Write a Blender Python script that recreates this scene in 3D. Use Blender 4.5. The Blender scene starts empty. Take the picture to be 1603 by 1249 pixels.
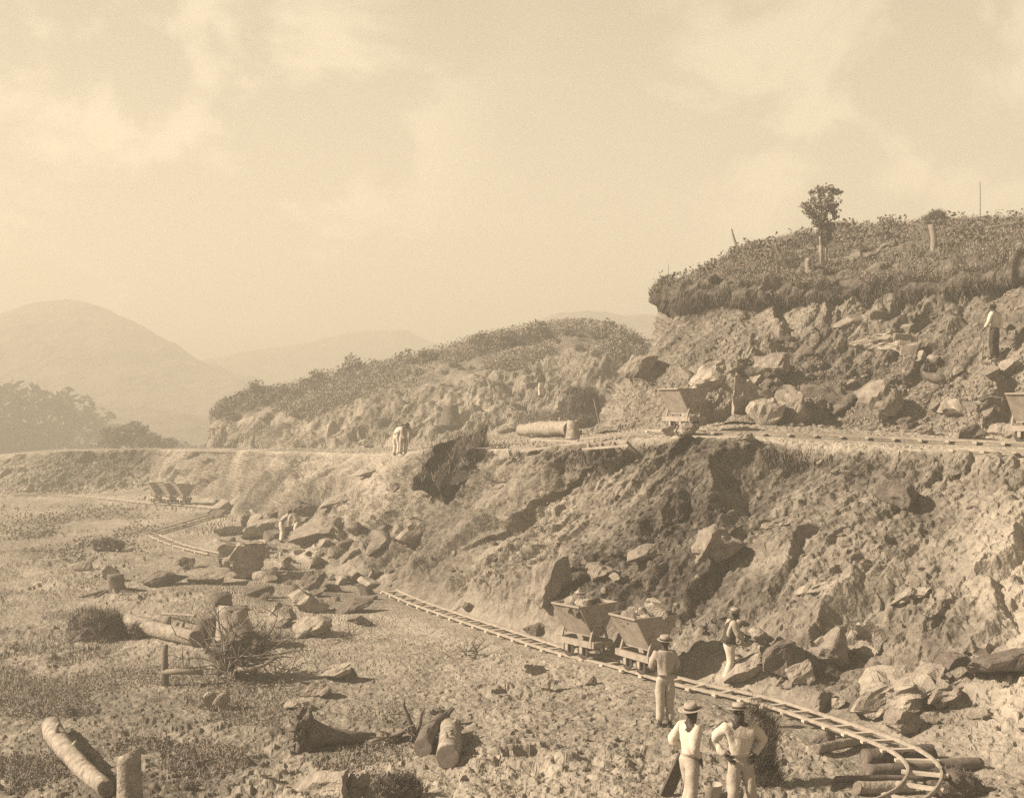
import bpy, bmesh, math, random
import numpy as np
from mathutils import Vector, Matrix
from mathutils.bvhtree import BVHTree

SC = bpy.context.scene
R = math.radians
F, CX, HY, CZ = 1935.0, 801.5, 630.0, 6.2      # focal length in photo pixels, centre column, horizon row, eye height

# ------------------------------------------------------------------ camera
cd = bpy.data.cameras.new('camera'); cam = bpy.data.objects.new('camera', cd)
SC.collection.objects.link(cam); SC.camera = cam
cam.location = (0, 0, CZ); cam.rotation_euler = (R(90), 0, 0)
cd.sensor_width = 36; cd.lens = 36 * F / 1603; cd.shift_y = 5.5 / 1603
cd.clip_start = 0.1; cd.clip_end = 6000

# ------------------------------------------------------------------ sky and sun
SUN_EL, SUN_AZ = R(34), R(-99)          # azimuth from +Y, negative = left of the view
world = bpy.data.worlds.new('World'); SC.world = world; world.use_nodes = True
wn, wl = world.node_tree.nodes, world.node_tree.links
wn.clear()
def W(t, **k):
    n = wn.new(t)
    for a, b in k.items(): setattr(n, a, b)
    return n
sky = W('ShaderNodeTexSky', sky_type='NISHITA', sun_disc=False)
sky.sun_elevation = SUN_EL; sky.sun_rotation = SUN_AZ; sky.air_density = 1.0; sky.dust_density = 3.0; sky.ozone_density = 1.0
bw = W('ShaderNodeRGBToBW'); wl.new(sky.outputs[0], bw.inputs[0])
mr = W('ShaderNodeMapRange'); mr.inputs['From Min'].default_value = 0.0; mr.inputs['From Max'].default_value = 14.0
mr.inputs['To Min'].default_value = 3.45; mr.inputs['To Max'].default_value = 5.0
wl.new(bw.outputs[0], mr.inputs['Value'])
tc = W('ShaderNodeTexCoord')
def blob(direction, lo, hi):
    d = W('ShaderNodeVectorMath', operation='DOT_PRODUCT'); d.inputs[1].default_value = Vector(direction).normalized()
    nv = W('ShaderNodeVectorMath', operation='NORMALIZE'); wl.new(tc.outputs['Generated'], nv.inputs[0]); wl.new(nv.outputs[0], d.inputs[0])
    m = W('ShaderNodeMapRange', interpolation_type='SMOOTHSTEP'); m.inputs['From Min'].default_value = lo; m.inputs['From Max'].default_value = hi
    wl.new(d.outputs['Value'], m.inputs['Value']); return m.outputs[0]
mpn = W('ShaderNodeMapping'); mpn.inputs['Scale'].default_value = (1, 1, 1.4); wl.new(tc.outputs['Generated'], mpn.inputs[0])
cn = W('ShaderNodeTexNoise'); cn.inputs['Scale'].default_value = 7.5; cn.inputs['Detail'].default_value = 9; cn.inputs['Roughness'].default_value = .56
cn.inputs['Distortion'].default_value = .35
wl.new(mpn.outputs[0], cn.inputs['Vector'])
cr = W('ShaderNodeMapRange', interpolation_type='SMOOTHSTEP'); cr.inputs['From Min'].default_value = .46; cr.inputs['From Max'].default_value = .60
wl.new(cn.outputs['Fac'], cr.inputs['Value'])
def M2(op, a, b):
    m = W('ShaderNodeMath', operation=op)
    for i, v in enumerate((a, b)):
        if isinstance(v, (int, float)): m.inputs[i].default_value = v
        else: wl.new(v, m.inputs[i])
    return m.outputs[0]
mask = M2('MAXIMUM', M2('MAXIMUM', blob((-.30, 1, .24), .955, .992), M2('MULTIPLY', blob((.33, 1, .27), .96, .995), .8)), .12)
cloud = M2('MULTIPLY', cr.outputs[0], mask)
sep = W('ShaderNodeSeparateXYZ'); wl.new(tc.outputs['Generated'], sep.inputs[0])
val = M2('SUBTRACT', M2('ADD', mr.outputs[0], M2('MULTIPLY', cloud, .95)), M2('MULTIPLY', M2('MAXIMUM', sep.outputs[2], 0), 4.6))
col = W('ShaderNodeMix', data_type='RGBA', blend_type='MULTIPLY'); col.inputs['Factor'].default_value = 1
comb = W('ShaderNodeCombineColor')
for i in range(3): wl.new(val, comb.inputs[i])
wl.new(comb.outputs[0], col.inputs['A']); col.inputs['B'].default_value = (1.0, .842, .585, 1)
bg = W('ShaderNodeBackground'); bg.inputs['Strength'].default_value = .1
wl.new(col.outputs['Result'], bg.inputs['Color'])
wo = W('ShaderNodeOutputWorld'); wl.new(bg.outputs[0], wo.inputs['Surface'])

sl = bpy.data.lights.new('sun', 'SUN'); so = bpy.data.objects.new('sun', sl); SC.collection.objects.link(so)
sl.energy = 5.0; sl.angle = R(.6); sl.color = (1, .84, .60)
sd = Vector((math.sin(SUN_AZ) * math.cos(SUN_EL), math.cos(SUN_AZ) * math.cos(SUN_EL), math.sin(SUN_EL)))
so.rotation_euler = sd.to_track_quat('Z', 'Y').to_euler(); so.location = sd * 80
SC.view_settings.view_transform = 'Standard'; SC.view_settings.look = 'None'
SC.view_settings.exposure = 1.57; SC.view_settings.gamma = 1; SC.view_settings.use_curve_mapping = False
SC.render.engine = 'CYCLES'
SC.cycles.use_denoising = False; SC.cycles.max_bounces = 4; SC.cycles.diffuse_bounces = 2; SC.cycles.volume_bounces = 1; SC.cycles.glossy_bounces = 1
HAZE = 0.0046

# ------------------------------------------------------------------ numpy noise
def _h(i, j, k, s):
    n = (i.astype(np.int64) * 374761393 + j.astype(np.int64) * 668265263 + k.astype(np.int64) * 2147483647 + s * 1274126177) & 0xffffffff
    n = ((n ^ (n >> 13)) * 1274126177) & 0xffffffff
    n = ((n ^ (n >> 16)) * 2246822519) & 0xffffffff
    return (n ^ (n >> 15)) & 0xffffffff
def hf(i, j, k, s): return _h(i, j, k, s) / 4294967295.0
def vnoise(p, size, s=0):
    q = p / size; f = np.floor(q); t = q - f; t = t * t * (3 - 2 * t); f = f.astype(np.int64)
    o = 0
    for a in (0, 1):
        for b in (0, 1):
            for c in (0, 1):
                w = (t[:, 0] if a else 1 - t[:, 0]) * (t[:, 1] if b else 1 - t[:, 1]) * (t[:, 2] if c else 1 - t[:, 2])
                o = o + w * hf(f[:, 0] + a, f[:, 1] + b, f[:, 2] + c, s)
    return o * 2 - 1
def fbm(p, size, octv, s=0, gain=.5):
    o = 0; a = 1; tot = 0
    for i in range(octv):
        o = o + a * vnoise(p, size / 2 ** i, s + i); tot += a; a *= gain
    return o / tot
DIP = Vector((.70, .30, .62)).normalized()
_a2 = DIP.cross(Vector((0, 1, 0))).normalized(); _a3 = DIP.cross(_a2)
STRATA = np.array([np.array(DIP) / 2.1, np.array(_a2) * 1.35, np.array(_a3)])
def facet(p, size, s, strata=True, tilt=1.0):
    q = (p @ STRATA.T if strata else p) / size
    f = np.floor(q).astype(np.int64)
    best = np.full(len(q), 9.0); bi = f.copy(); bc = q.copy(); best2 = best.copy(); bi2 = f.copy(); bc2 = q.copy()
    for a in (-1, 0, 1):
        for b in (-1, 0, 1):
            for c in (-1, 0, 1):
                g = f + np.array([a, b, c])
                cc = g + np.stack([hf(g[:, 0], g[:, 1], g[:, 2], s + m) for m in (1, 2, 3)], 1)
                d = ((q - cc) ** 2).sum(1); m = d < best
                bi2[m] = bi[m]; bc2[m] = bc[m]; best2 = np.where(m, best, best2)
                best = np.where(m, d, best); bi[m] = g[m]; bc[m] = cc[m]
                m = (d > best) & (d < best2); bi2[m] = g[m]; bc2[m] = cc[m]; best2 = np.where(m, d, best2)
    def val(i, c):
        o = hf(i[:, 0], i[:, 1], i[:, 2], s + 7) - .5
        r = np.stack([hf(i[:, 0], i[:, 1], i[:, 2], s + m) - .5 for m in (11, 12, 13)], 1)
        return o + tilt * ((q - c) * r).sum(1) * 2
    w = .5 + .5 * np.clip((np.sqrt(best2) - np.sqrt(best)) / .16, 0, 1)
    crack = np.clip(1 - (np.sqrt(best2) - np.sqrt(best)) / .10, 0, 1) * .10
    return val(bi, bc) * w + val(bi2, bc2) * (1 - w) - crack, hf(bi[:, 0], bi[:, 1], bi[:, 2], s + 21)

# ------------------------------------------------------------------ materials (one warm monochrome print tone)
def tone(v): v *= .56; k = min(1, v / .35); return (v, v * (.80 + .09 * k), v * (.77 + .03 * k), 1)
MATS = {}
def mat(name, v, v2=None, scale=6.0, bump=.0, bscale=40.0, rough=.9, attr=None, stretch=None, metal=0.0, contrast=.5, detail=6):
    if name in MATS: return MATS[name]
    m = bpy.data.materials.new(name); m.use_nodes = True
    n, l = m.node_tree.nodes, m.node_tree.links
    b = n['Principled BSDF']; b.inputs['Roughness'].default_value = rough; b.inputs['Metallic'].default_value = metal
    b.inputs['Specular IOR Level'].default_value = .2
    v2 = v if v2 is None else v2
    t = n.new('ShaderNodeTexCoord'); mp = n.new('ShaderNodeMapping'); l.new(t.outputs['Object'], mp.inputs[0])
    if stretch: mp.inputs['Scale'].default_value = stretch
    x = n.new('ShaderNodeTexNoise'); x.inputs['Scale'].default_value = scale; x.inputs['Detail'].default_value = detail; x.inputs['Roughness'].default_value = .65
    l.new(mp.outputs[0], x.inputs['Vector'])
    r = n.new('ShaderNodeMapRange'); r.inputs['From Min'].default_value = .5 - contrast / 2; r.inputs['From Max'].default_value = .5 + contrast / 2
    l.new(x.outputs['Fac'], r.inputs['Value'])
    fac = r.outputs[0]
    if attr:
        at_ = n.new('ShaderNodeAttribute'); at_.attribute_name = attr
        mx = n.new('ShaderNodeMath'); mx.operation = 'MULTIPLY_ADD'
        l.new(fac, mx.inputs[0]); mx.inputs[1].default_value = .36
        ad = n.new('ShaderNodeMath'); ad.operation = 'ADD'; ad.inputs[1].default_value = -.18; l.new(at_.outputs['Fac'], ad.inputs[0])
        l.new(ad.outputs[0], mx.inputs[2]); mx.use_clamp = True; fac = mx.outputs[0]
    c = n.new('ShaderNodeMix'); c.data_type = 'RGBA'; c.inputs['A'].default_value = tone(v); c.inputs['B'].default_value = tone(v2)
    l.new(fac, c.inputs['Factor']); l.new(c.outputs['Result'], b.inputs['Base Color'])
    if bump:
        y = n.new('ShaderNodeTexNoise'); y.inputs['Scale'].default_value = bscale; y.inputs['Detail'].default_value = 5; l.new(mp.outputs[0], y.inputs['Vector'])
        bp = n.new('ShaderNodeBump'); bp.inputs['Strength'].default_value = 1; bp.inputs['Distance'].default_value = bump
        l.new(y.outputs['Fac'], bp.inputs['Height']); l.new(bp.outputs[0], b.inputs['Normal'])
    MATS[name] = m; return m
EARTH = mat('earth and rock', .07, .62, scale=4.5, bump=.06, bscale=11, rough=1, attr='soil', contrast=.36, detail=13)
TURF = mat('turf and soil', .07, .36, scale=5, bump=.03, bscale=18, rough=1, attr='soil', detail=10)
FARLAND = mat('distant wooded slope', .14, .30, scale=.06, bump=1.5, bscale=.15, rough=1)
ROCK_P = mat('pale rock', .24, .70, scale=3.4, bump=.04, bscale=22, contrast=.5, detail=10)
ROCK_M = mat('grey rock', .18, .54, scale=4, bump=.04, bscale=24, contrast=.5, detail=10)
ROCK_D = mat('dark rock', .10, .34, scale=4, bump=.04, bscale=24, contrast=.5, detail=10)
BARK = mat('dark bark', .08, .26, scale=7, bump=.02, bscale=30, stretch=(1, 1, .3))
PALEBARK = mat('pale bark', .18, .68, scale=6, bump=.03, bscale=18, contrast=.45, detail=10)
CUTWOOD = mat('cut wood', .13, .34, scale=14, bump=.004)
ROOT = mat('root wood', .10, .36, scale=9, bump=.008, bscale=50)
DRYSTICK = mat('dry pale branches', .22, .5, scale=9)
GRASSM = mat('dry grass', .18, .5, scale=1.6, contrast=.45)
WEEDM = mat('weeds', .18, .52, scale=1.5, contrast=.5)
SHRUBM = mat('shrub leaves', .12, .36, scale=.8, contrast=.5)
THATCH = mat('dead straw', .10, .30, scale=6, bump=.02, bscale=50)
RAIL = mat('worn rail steel', .34, .66, scale=4, rough=.6)
SLEEP = mat('track sleeper', .5, .95, scale=6)
IRON = mat('dusty iron plate', .30, .62, scale=3, rough=.7, contrast=.4)
TUBIN = mat('dusty tub inside', .09, .2, scale=5)
CHASS = mat('dusty chassis', .34, .56, scale=5)
WHEELM = mat('black wheel iron', .05, .12, scale=8, rough=.7)
SKIN = mat('dark skin', .045, .07, scale=9, rough=.6)
HAIR = mat('black hair', .02, .03)
WHITE = mat('white cotton', .66, 1.0, scale=5, bump=.01, bscale=14)
CREAM = mat('cream cotton', .46, .76, scale=5, bump=.01, bscale=14)
GREYC = mat('grey cotton', .42, .62, scale=5, bump=.01, bscale=14)
DARKC = mat('dark cloth', .05, .10, scale=5, bump=.01, bscale=14)
STRAW = mat('straw hat', .42, .58, scale=30, bump=.003, bscale=90)
FELT = mat('grey felt hat', .20, .30, scale=12)
WOODT = mat('tool wood', .25, .4, scale=12, stretch=(1, 1, .2))

# ------------------------------------------------------------------ small builders
def tag(o, label=None, cat=None, group=None, kind=None):
    if label: o['label'] = label
    if cat: o['category'] = cat
    if group: o['group'] = group
    if kind: o['kind'] = kind
    return o
def link(name, me, m=None, parent=None, loc=None):
    o = bpy.data.objects.new(name, me); SC.collection.objects.link(o)
    if m and me is not None and not me.materials: me.materials.append(m)
    if parent: o.parent = parent
    if loc is not None: o.location = loc
    return o
def empty(name, loc, rz=0):
    o = bpy.data.objects.new(name, None); SC.collection.objects.link(o); o.location = loc; o.rotation_euler = (0, 0, rz)
    o.empty_display_size = .2; return o
def mesh_np(name, V, Fc, smooth=False):
    me = bpy.data.meshes.new(name); V = np.asarray(V, dtype=np.float32); Fc = np.asarray(Fc, dtype=np.int32)
    me.vertices.add(len(V)); me.vertices.foreach_set('co', V.ravel())
    k = Fc.shape[1]; me.loops.add(Fc.size); me.loops.foreach_set('vertex_index', Fc.ravel())
    me.polygons.add(len(Fc)); me.polygons.foreach_set('loop_start', np.arange(0, Fc.size, k, dtype=np.int32))
    me.polygons.foreach_set('loop_total', np.full(len(Fc), k, dtype=np.int32))
    me.polygons.foreach_set('use_smooth', np.full(len(Fc), smooth)); me.update(calc_edges=True); return me
def bm_mesh(name, bm, smooth=False):
    me = bpy.data.meshes.new(name); bmesh.ops.recalc_face_normals(bm, faces=bm.faces); bm.to_mesh(me); bm.free()
    if smooth:
        for p in me.polygons: p.use_smooth = True
    return me
def box(bm, c, s, rot=None):
    M = Matrix.Translation(c) @ (rot.to_4x4() if rot else Matrix()) @ Matrix.Diagonal((s[0], s[1], s[2], 1))
    bmesh.ops.create_cube(bm, size=1, matrix=M)
def bar(bm, a, b, w, h=None):
    a, b = Vector(a), Vector(b); d = b - a; q = d.to_track_quat('X', 'Z')
    box(bm, (a + b) / 2, (d.length, w, h or w), q.to_matrix())
def tube(bm, pts, rad, seg=8, caps=True, wob=0.0, rnd=None):
    pts = [Vector(p) for p in pts]; rings = []; up = Vector((.13, .21, 1)).normalized()
    for i, p in enumerate(pts):
        d = (pts[min(i + 1, len(pts) - 1)] - pts[max(i - 1, 0)]).normalized()
        u = d.cross(up); u = u.normalized() if u.length > .05 else d.cross(Vector((1, 0, 0))).normalized(); v = d.cross(u)
        r = rad[i] if hasattr(rad, '__len__') else rad; rg = []
        for k in range(seg):
            a = 2 * math.pi * k / seg; rr = r * (1 + (rnd.uniform(-wob, wob) if rnd else 0))
            rg.append(bm.verts.new(p + u * rr * math.cos(a) + v * rr * math.sin(a)))
        rings.append(rg)
    for a, b in zip(rings, rings[1:]):
        for k in range(seg): bm.faces.new((a[k], a[(k + 1) % seg], b[(k + 1) % seg], b[k]))
    if caps: bm.faces.new(rings[0][::-1]); bm.faces.new(rings[-1])
    return rings
def lathe(bm, prof, seg=20, M=Matrix()):
    rings = []
    for r, z in prof: rings.append([bm.verts.new(M @ Vector((r * math.cos(2 * math.pi * k / seg), r * math.sin(2 * math.pi * k / seg), z))) for k in range(seg)])
    for a, b in zip(rings, rings[1:]):
        for k in range(seg): bm.faces.new((a[k], a[(k + 1) % seg], b[(k + 1) % seg], b[k]))
    bm.faces.new(rings[0][::-1]); bm.faces.new(rings[-1])

# ------------------------------------------------------------------ terrain nets
def PZ(py, d): return CZ - (py - HY) * d / F          # height of image row py at distance d
def PY(z, d): return HY + (CZ - z) * F / d
TERR = []            # dicts with grid data
def pol(P, px, py, w):                                  # distance helper in photo pixels
    return np.exp(-(((px - P[0]) / w) ** 2 + ((py - P[1]) / w) ** 2))
def seg_dist(p, poly):
    best = np.full(len(p), 1e9)
    for a, b in zip(poly, poly[1:]):
        a = np.array(a[:2]); b = np.array(b[:2]); ab = b - a
        t = np.clip(((p[:, :2] - a) @ ab) / (ab @ ab), 0, 1)
        best = np.minimum(best, np.hypot(*(p[:, :2] - a - t[:, None] * ab).T))
    return best
def blur(A, ax, r):
    if r < 1: return A
    for _ in range(2):
        pad = [(0, 0)] * A.ndim; pad[ax] = (r + 1, r)
        c = np.cumsum(np.pad(A, pad, mode='edge'), axis=ax); n = c.shape[ax]
        A = (np.take(c, range(2 * r + 1, n), axis=ax) - np.take(c, range(0, n - 2 * r - 1), axis=ax)) / (2 * r + 1)
    return A
def net(rows, nsub_rows, ucols, udense, blur_r=5, blur_c=6):
    """rows: list of lists of (px, py, d); straight 3D segments between rows; returns world grid + photo coords"""
    Q = np.array([[(p[0], p[1], 1 / p[2]) for p in r] for r in rows])            # R,C,3
    D = np.stack([np.stack([np.interp(udense, ucols, Q[i, :, k]) for k in range(3)], -1) for i in range(len(rows))])
    out = []; rid = []
    for i, n in enumerate(nsub_rows):
        t = np.linspace(0, 1, n, endpoint=False)[:, None, None]; out.append(D[i] * (1 - t) + D[i + 1] * t); rid.append(i + t[:, 0, 0])
    out.append(D[-1:]); rid.append(np.array([len(rows) - 1.]))
    G = np.concatenate(out); rid = np.concatenate(rid)
    G = blur(blur(G, 1, blur_c), 0, blur_r)
    d = 1 / G[..., 2]
    X = (G[..., 0] - CX) / F * d; Z = CZ - (G[..., 1] - HY) / F * d
    return np.stack([X, d, Z], -1), G[..., 0], G[..., 1], rid
def grid_normals(P):
    du = np.gradient(P, axis=1); dv = np.gradient(P, axis=0); n = np.cross(du, dv)
    n /= np.linalg.norm(n, axis=-1, keepdims=True) + 1e-9
    return n
def make_terrain(name, P, m, soil, label=None):
    r, c = P.shape[:2]; idx = np.arange(r * c).reshape(r, c)
    Fc = np.stack([idx[:-1, :-1], idx[:-1, 1:], idx[1:, 1:], idx[1:, :-1]], -1).reshape(-1, 4)
    me = mesh_np(name, P.reshape(-1, 3), Fc)
    a = me.attributes.new('soil', 'FLOAT', 'POINT'); a.data.foreach_set('value', np.clip(soil, 0, 1).ravel().astype(np.float32))
    o = link(name, me, m); o['kind'] = 'structure'
    return o

def G3(px, py, z=0.0):                                   # point where the pixel's ray meets height z
    d = (CZ - z) * F / (py - HY); return Vector(((px - CX) / F * d, d, z))
def P3(px, py, d): return Vector(((px - CX) / F * d, d, PZ(py, d)))

# tracks as centre lines in the world
def smooth_path(pts, step=.25):
    P = [Vector(p) for p in pts]; out = []
    for i in range(len(P) - 1):
        a, b, c, d = P[max(i - 1, 0)], P[i], P[i + 1], P[min(i + 2, len(P) - 1)]
        n = max(2, int((c - b).length / step))
        for k in range(n):
            t = k / n
            out.append(.5 * ((2 * b) + (c - a) * t + (2 * a - 5 * b + 4 * c - d) * t * t + (3 * b - a - 3 * c + d) * t ** 3))
    out.append(P[-1]); return out
low_track = smooth_path([G3(609, 930, .06), G3(700, 962.5, .06), G3(800, 996, .06), G3(880, 1022, .06), G3(975, 1045, .06), G3(1065, 1071, .06),
                         G3(1185, 1098, .06), G3(1292, 1132, .14), G3(1385, 1165, .30), G3(1432, 1190, .36), G3(1448, 1216, .36), G3(1425, 1249, .36), G3(1370, 1275, .34)])
upp_track = smooth_path([P3(1020, 666, 37.5), P3(1085, 667, 36.2), P3(1200, 671, 35.6), P3(1320, 677, 35), P3(1450, 683, 34.2), P3(1603, 690, 33), P3(1750, 698, 32)])
side_track = smooth_path([P3(1490, 696, 32.3), P3(1560, 705, 31.5), P3(1640, 711, 31)])
far_track = smooth_path([G3(20, 776, .05), G3(90, 776, .05), G3(150, 779, .05), G3(240, 788, .05), G3(300, 792, .05), G3(352, 799, .05)])
bend_a = smooth_path([G3(352, 802, .06), G3(290, 820, .06), G3(238, 835, .06)])
bend_b = smooth_path([G3(241, 838, .06), G3(280, 854, .06), G3(335, 868, .06)])
TRK = [low_track, far_track, bend_a, bend_b]

# ---- ground, lower rock cutting and bench as one sheet
cols = [-1500, -500, 0, 60, 100, 240, 340, 460, 600, 720, 850, 1000, 1150, 1300, 1450, 1603, 2000, 3200]
foot = [800, 780, 772, 770, 769, 769, 785, 872, 925, 957, 990, 1030, 1066, 1105, 1155, 1205, 1235, 1240]
edge = [(740, 120), (728, 100), (716, 95), (709, 93), (707, 92), (705, 90), (706, 80), (710, 64), (714, 54), (702, 44), (704, 38), (688, 35.2),
        (688, 34.4), (700, 33), (709, 32), (713, 31), (722, 29), (740, 27)]
back = [(730, 130), (724, 112), (711, 108), (705, 104), (702, 102), (701, 100), (701, 92), (700, 84), (699, 80), (683, 76), (669, 75), (664, 44),
        (655, 39), (663, 38.5), (670, 37.2), (676, 36), (690, 33), (700, 31)]
RG = [[(p, PY(4.1, 3), 3) for p in cols], [(p, PY(2.0, 11), 11) for p in cols], [(p, PY(.42, 16.5), 16.5) for p in cols], [(p, PY(0.06, 18.3), 18.3) for p in cols]]
fd = [max(18.9, CZ * F / (f - HY)) for f in foot]
RG.append([(p, PY(0, (18.3 * 2 + d) / 3 if d < 24 else 23), (18.3 * 2 + d) / 3 if d < 24 else 23) for p, d in zip(cols, fd)])
RG.append([(p, PY(0, d * .975), d * .975) for p, d in zip(cols, fd)])
mid = []; mid2 = []; mid3 = []
for p, d, (ey, ed) in zip(cols, fd, edge):
    ez = PZ(ey, ed)
    for lst, td, tz in ((mid, .30, .26), (mid2, .62, .56), (mid3, .90, .86)):
        dd = d + (ed - d) * td; lst.append((p, PY(ez * tz, dd), dd))
RG += [mid, mid2, mid3]
RG.append([(p, ey, ed) for p, (ey, ed) in zip(cols, edge)])
RG.append([(p, PY(PZ(ey, ed) + .06, ed + .9), ed + .9) for p, (ey, ed) in zip(cols, edge)])
RG.append([(p, y, d) for p, (y, d) in zip(cols, back)])
RG.append([(p, PY(max(-.5, PZ(y, d) - 1.2), d + 14), d + 14) for p, (y, d) in zip(cols, back)])
RG.append([(p, PY(-2.5, 190), 190) for p in cols])
ud = np.concatenate([np.linspace(-1500, -40, 60, endpoint=False), np.linspace(-40, 1640, 860, endpoint=False), np.linspace(1640, 3200, 70)])
nsub = [6, 8, 12, 60, 150, 55, 88, 78, 24, 10, 26, 6, 6]
P, PXg, PYg, rid = net(RG, nsub, cols, ud, 3, 9)
shp = P.shape[:2]; p = P.reshape(-1, 3); px = PXg.ravel(); py = PYg.ravel(); rr = np.repeat(rid, shp[1])
n = grid_normals(P).reshape(-1, 3)
n[n[:, 2] < 0] *= -1
ss = lambda a, b, x: (lambda t: t * t * (3 - 2 * t))(np.clip((x - a) / (b - a), 0, 1))
cliff = ss(4.95, 5.7, rr) * (1 - ss(8.6, 9.3, rr))
td = np.minimum.reduce([seg_dist(p, t[::6] + [t[-1]]) for t in TRK]); tb = np.minimum(seg_dist(p, upp_track[::8]), seg_dist(p, side_track[::6]))
flatm = ss(.45, 1.3, td) * np.where((rr > 9) & (rr < 11.2), ss(.4, .9, tb), 1)
rk = ss(-.25, .35, fbm(p, 3.6, 3, 5)) * (1 - .75 * ss(1420, 1560, px) * ss(720, 800, py))
fa, ida = facet(p + .25 * fbm(p, .8, 2, 60)[:, None], 1.15, 3)
fb, idb = facet(p + .1 * fbm(p, .4, 2, 61)[:, None], .46, 9)
fc, idc = facet(p, .17, 15, strata=False)
ground_amp = (1 - cliff)
bench = ss(9.0, 9.6, rr) * (1 - ss(11.5, 12, rr))
near_g = 1 - bench
far = np.clip((21 / np.maximum(p[:, 1], 1)) ** 2.2, .03, 1)
rk2 = ss(.05, .45, fbm(p, 2.4, 3, 55))
def ledge(p, sp, s, wob=.5):
    nb = np.array([.60, .12, -.79]); t = (p @ nb) / sp + wob * fbm(p, sp * 2.2, 3, s); k = np.floor(t); fr = t - k
    amp = hf(k.astype(np.int64), np.floor(p[:, 0] / (sp * 3) + k * .37).astype(np.int64) * 0, k.astype(np.int64) * 0, s)
    return (np.where(fr < .86, fr / .86, (1 - fr) / .14) - .45) * (.35 + .9 * amp) * ss(-.35, .25, vnoise(p, sp * 2.6, s + 5))
disp = cliff * (.62 * fbm(p, 5, 3, 1) + ss(-.4, .25, fbm(p, 6, 2, 12)) * .98 * ledge(p, 2.3, 400) + .50 * ledge(p, .85, 410, .7) * ss(-.2, .3, fbm(p, 3, 2, 13)) + rk * rk2 * .50 * fa + (.05 + .20 * rk) * fb + (.05 + .07 * rk) * fc + (.03 + .07 * ss(0, .4, vnoise(p, 2.6, 33))) * fbm(p, .32, 3, 30, .65) + .15 * fbm(p @ STRATA.T, .5, 3, 34, .6))
disp += ground_amp * near_g * (.22 * fbm(p, 5, 3, 2) + .10 * fb * ss(.0, .5, fbm(p, 3, 2, 8)) + .055 * fc * far + .05 * fbm(p, .45, 3, 31) * far ** .6 + .07 * fbm(p * np.array([1, .5, 1]), 1.2, 2, 32) + .02)
disp += bench * (.05 * fbm(p, 3, 3, 40) + .04 * fc)
disp += .25 * cliff * np.abs(fbm(p * np.array([1, 1, .3]), 1.6, 2, 77)) * -1          # gullies
damp = .12 + .88 * flatm
disp *= damp
disp *= np.where(rr < 3, .2, 1)
hump = np.zeros(len(p))
def bump_at(X, Y, rad, h):
    global hump
    hump = hump + h * np.exp(-(((p[:, 0] - X) / rad) ** 2 + ((p[:, 1] - Y) / rad) ** 2))
for (bx, by, rad, h) in ((205, 1249, 1.2, .15), (880, 1045, 1.3, .1)):
    g = G3(bx, by); bump_at(g.x, g.y, rad, h)
p2 = p + n * disp[:, None]; p2[:, 2] += hump
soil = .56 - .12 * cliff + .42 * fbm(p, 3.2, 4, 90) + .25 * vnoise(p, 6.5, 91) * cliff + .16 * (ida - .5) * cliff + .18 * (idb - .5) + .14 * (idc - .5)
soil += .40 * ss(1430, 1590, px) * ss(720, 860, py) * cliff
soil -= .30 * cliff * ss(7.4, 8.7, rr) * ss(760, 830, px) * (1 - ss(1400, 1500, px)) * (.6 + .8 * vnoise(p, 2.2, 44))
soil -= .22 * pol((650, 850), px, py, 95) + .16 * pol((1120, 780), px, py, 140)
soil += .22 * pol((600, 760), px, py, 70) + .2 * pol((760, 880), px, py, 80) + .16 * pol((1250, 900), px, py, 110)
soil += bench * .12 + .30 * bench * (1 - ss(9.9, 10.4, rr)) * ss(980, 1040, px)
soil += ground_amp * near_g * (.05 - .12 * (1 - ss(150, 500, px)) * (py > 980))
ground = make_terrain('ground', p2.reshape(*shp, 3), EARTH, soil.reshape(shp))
TERR.append(dict(o=ground, P=p2.reshape(*shp, 3), px=PXg, py=PYg, rid=np.repeat(rid[:, None], shp[1], 1), N=n.reshape(*shp, 3)))

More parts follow.
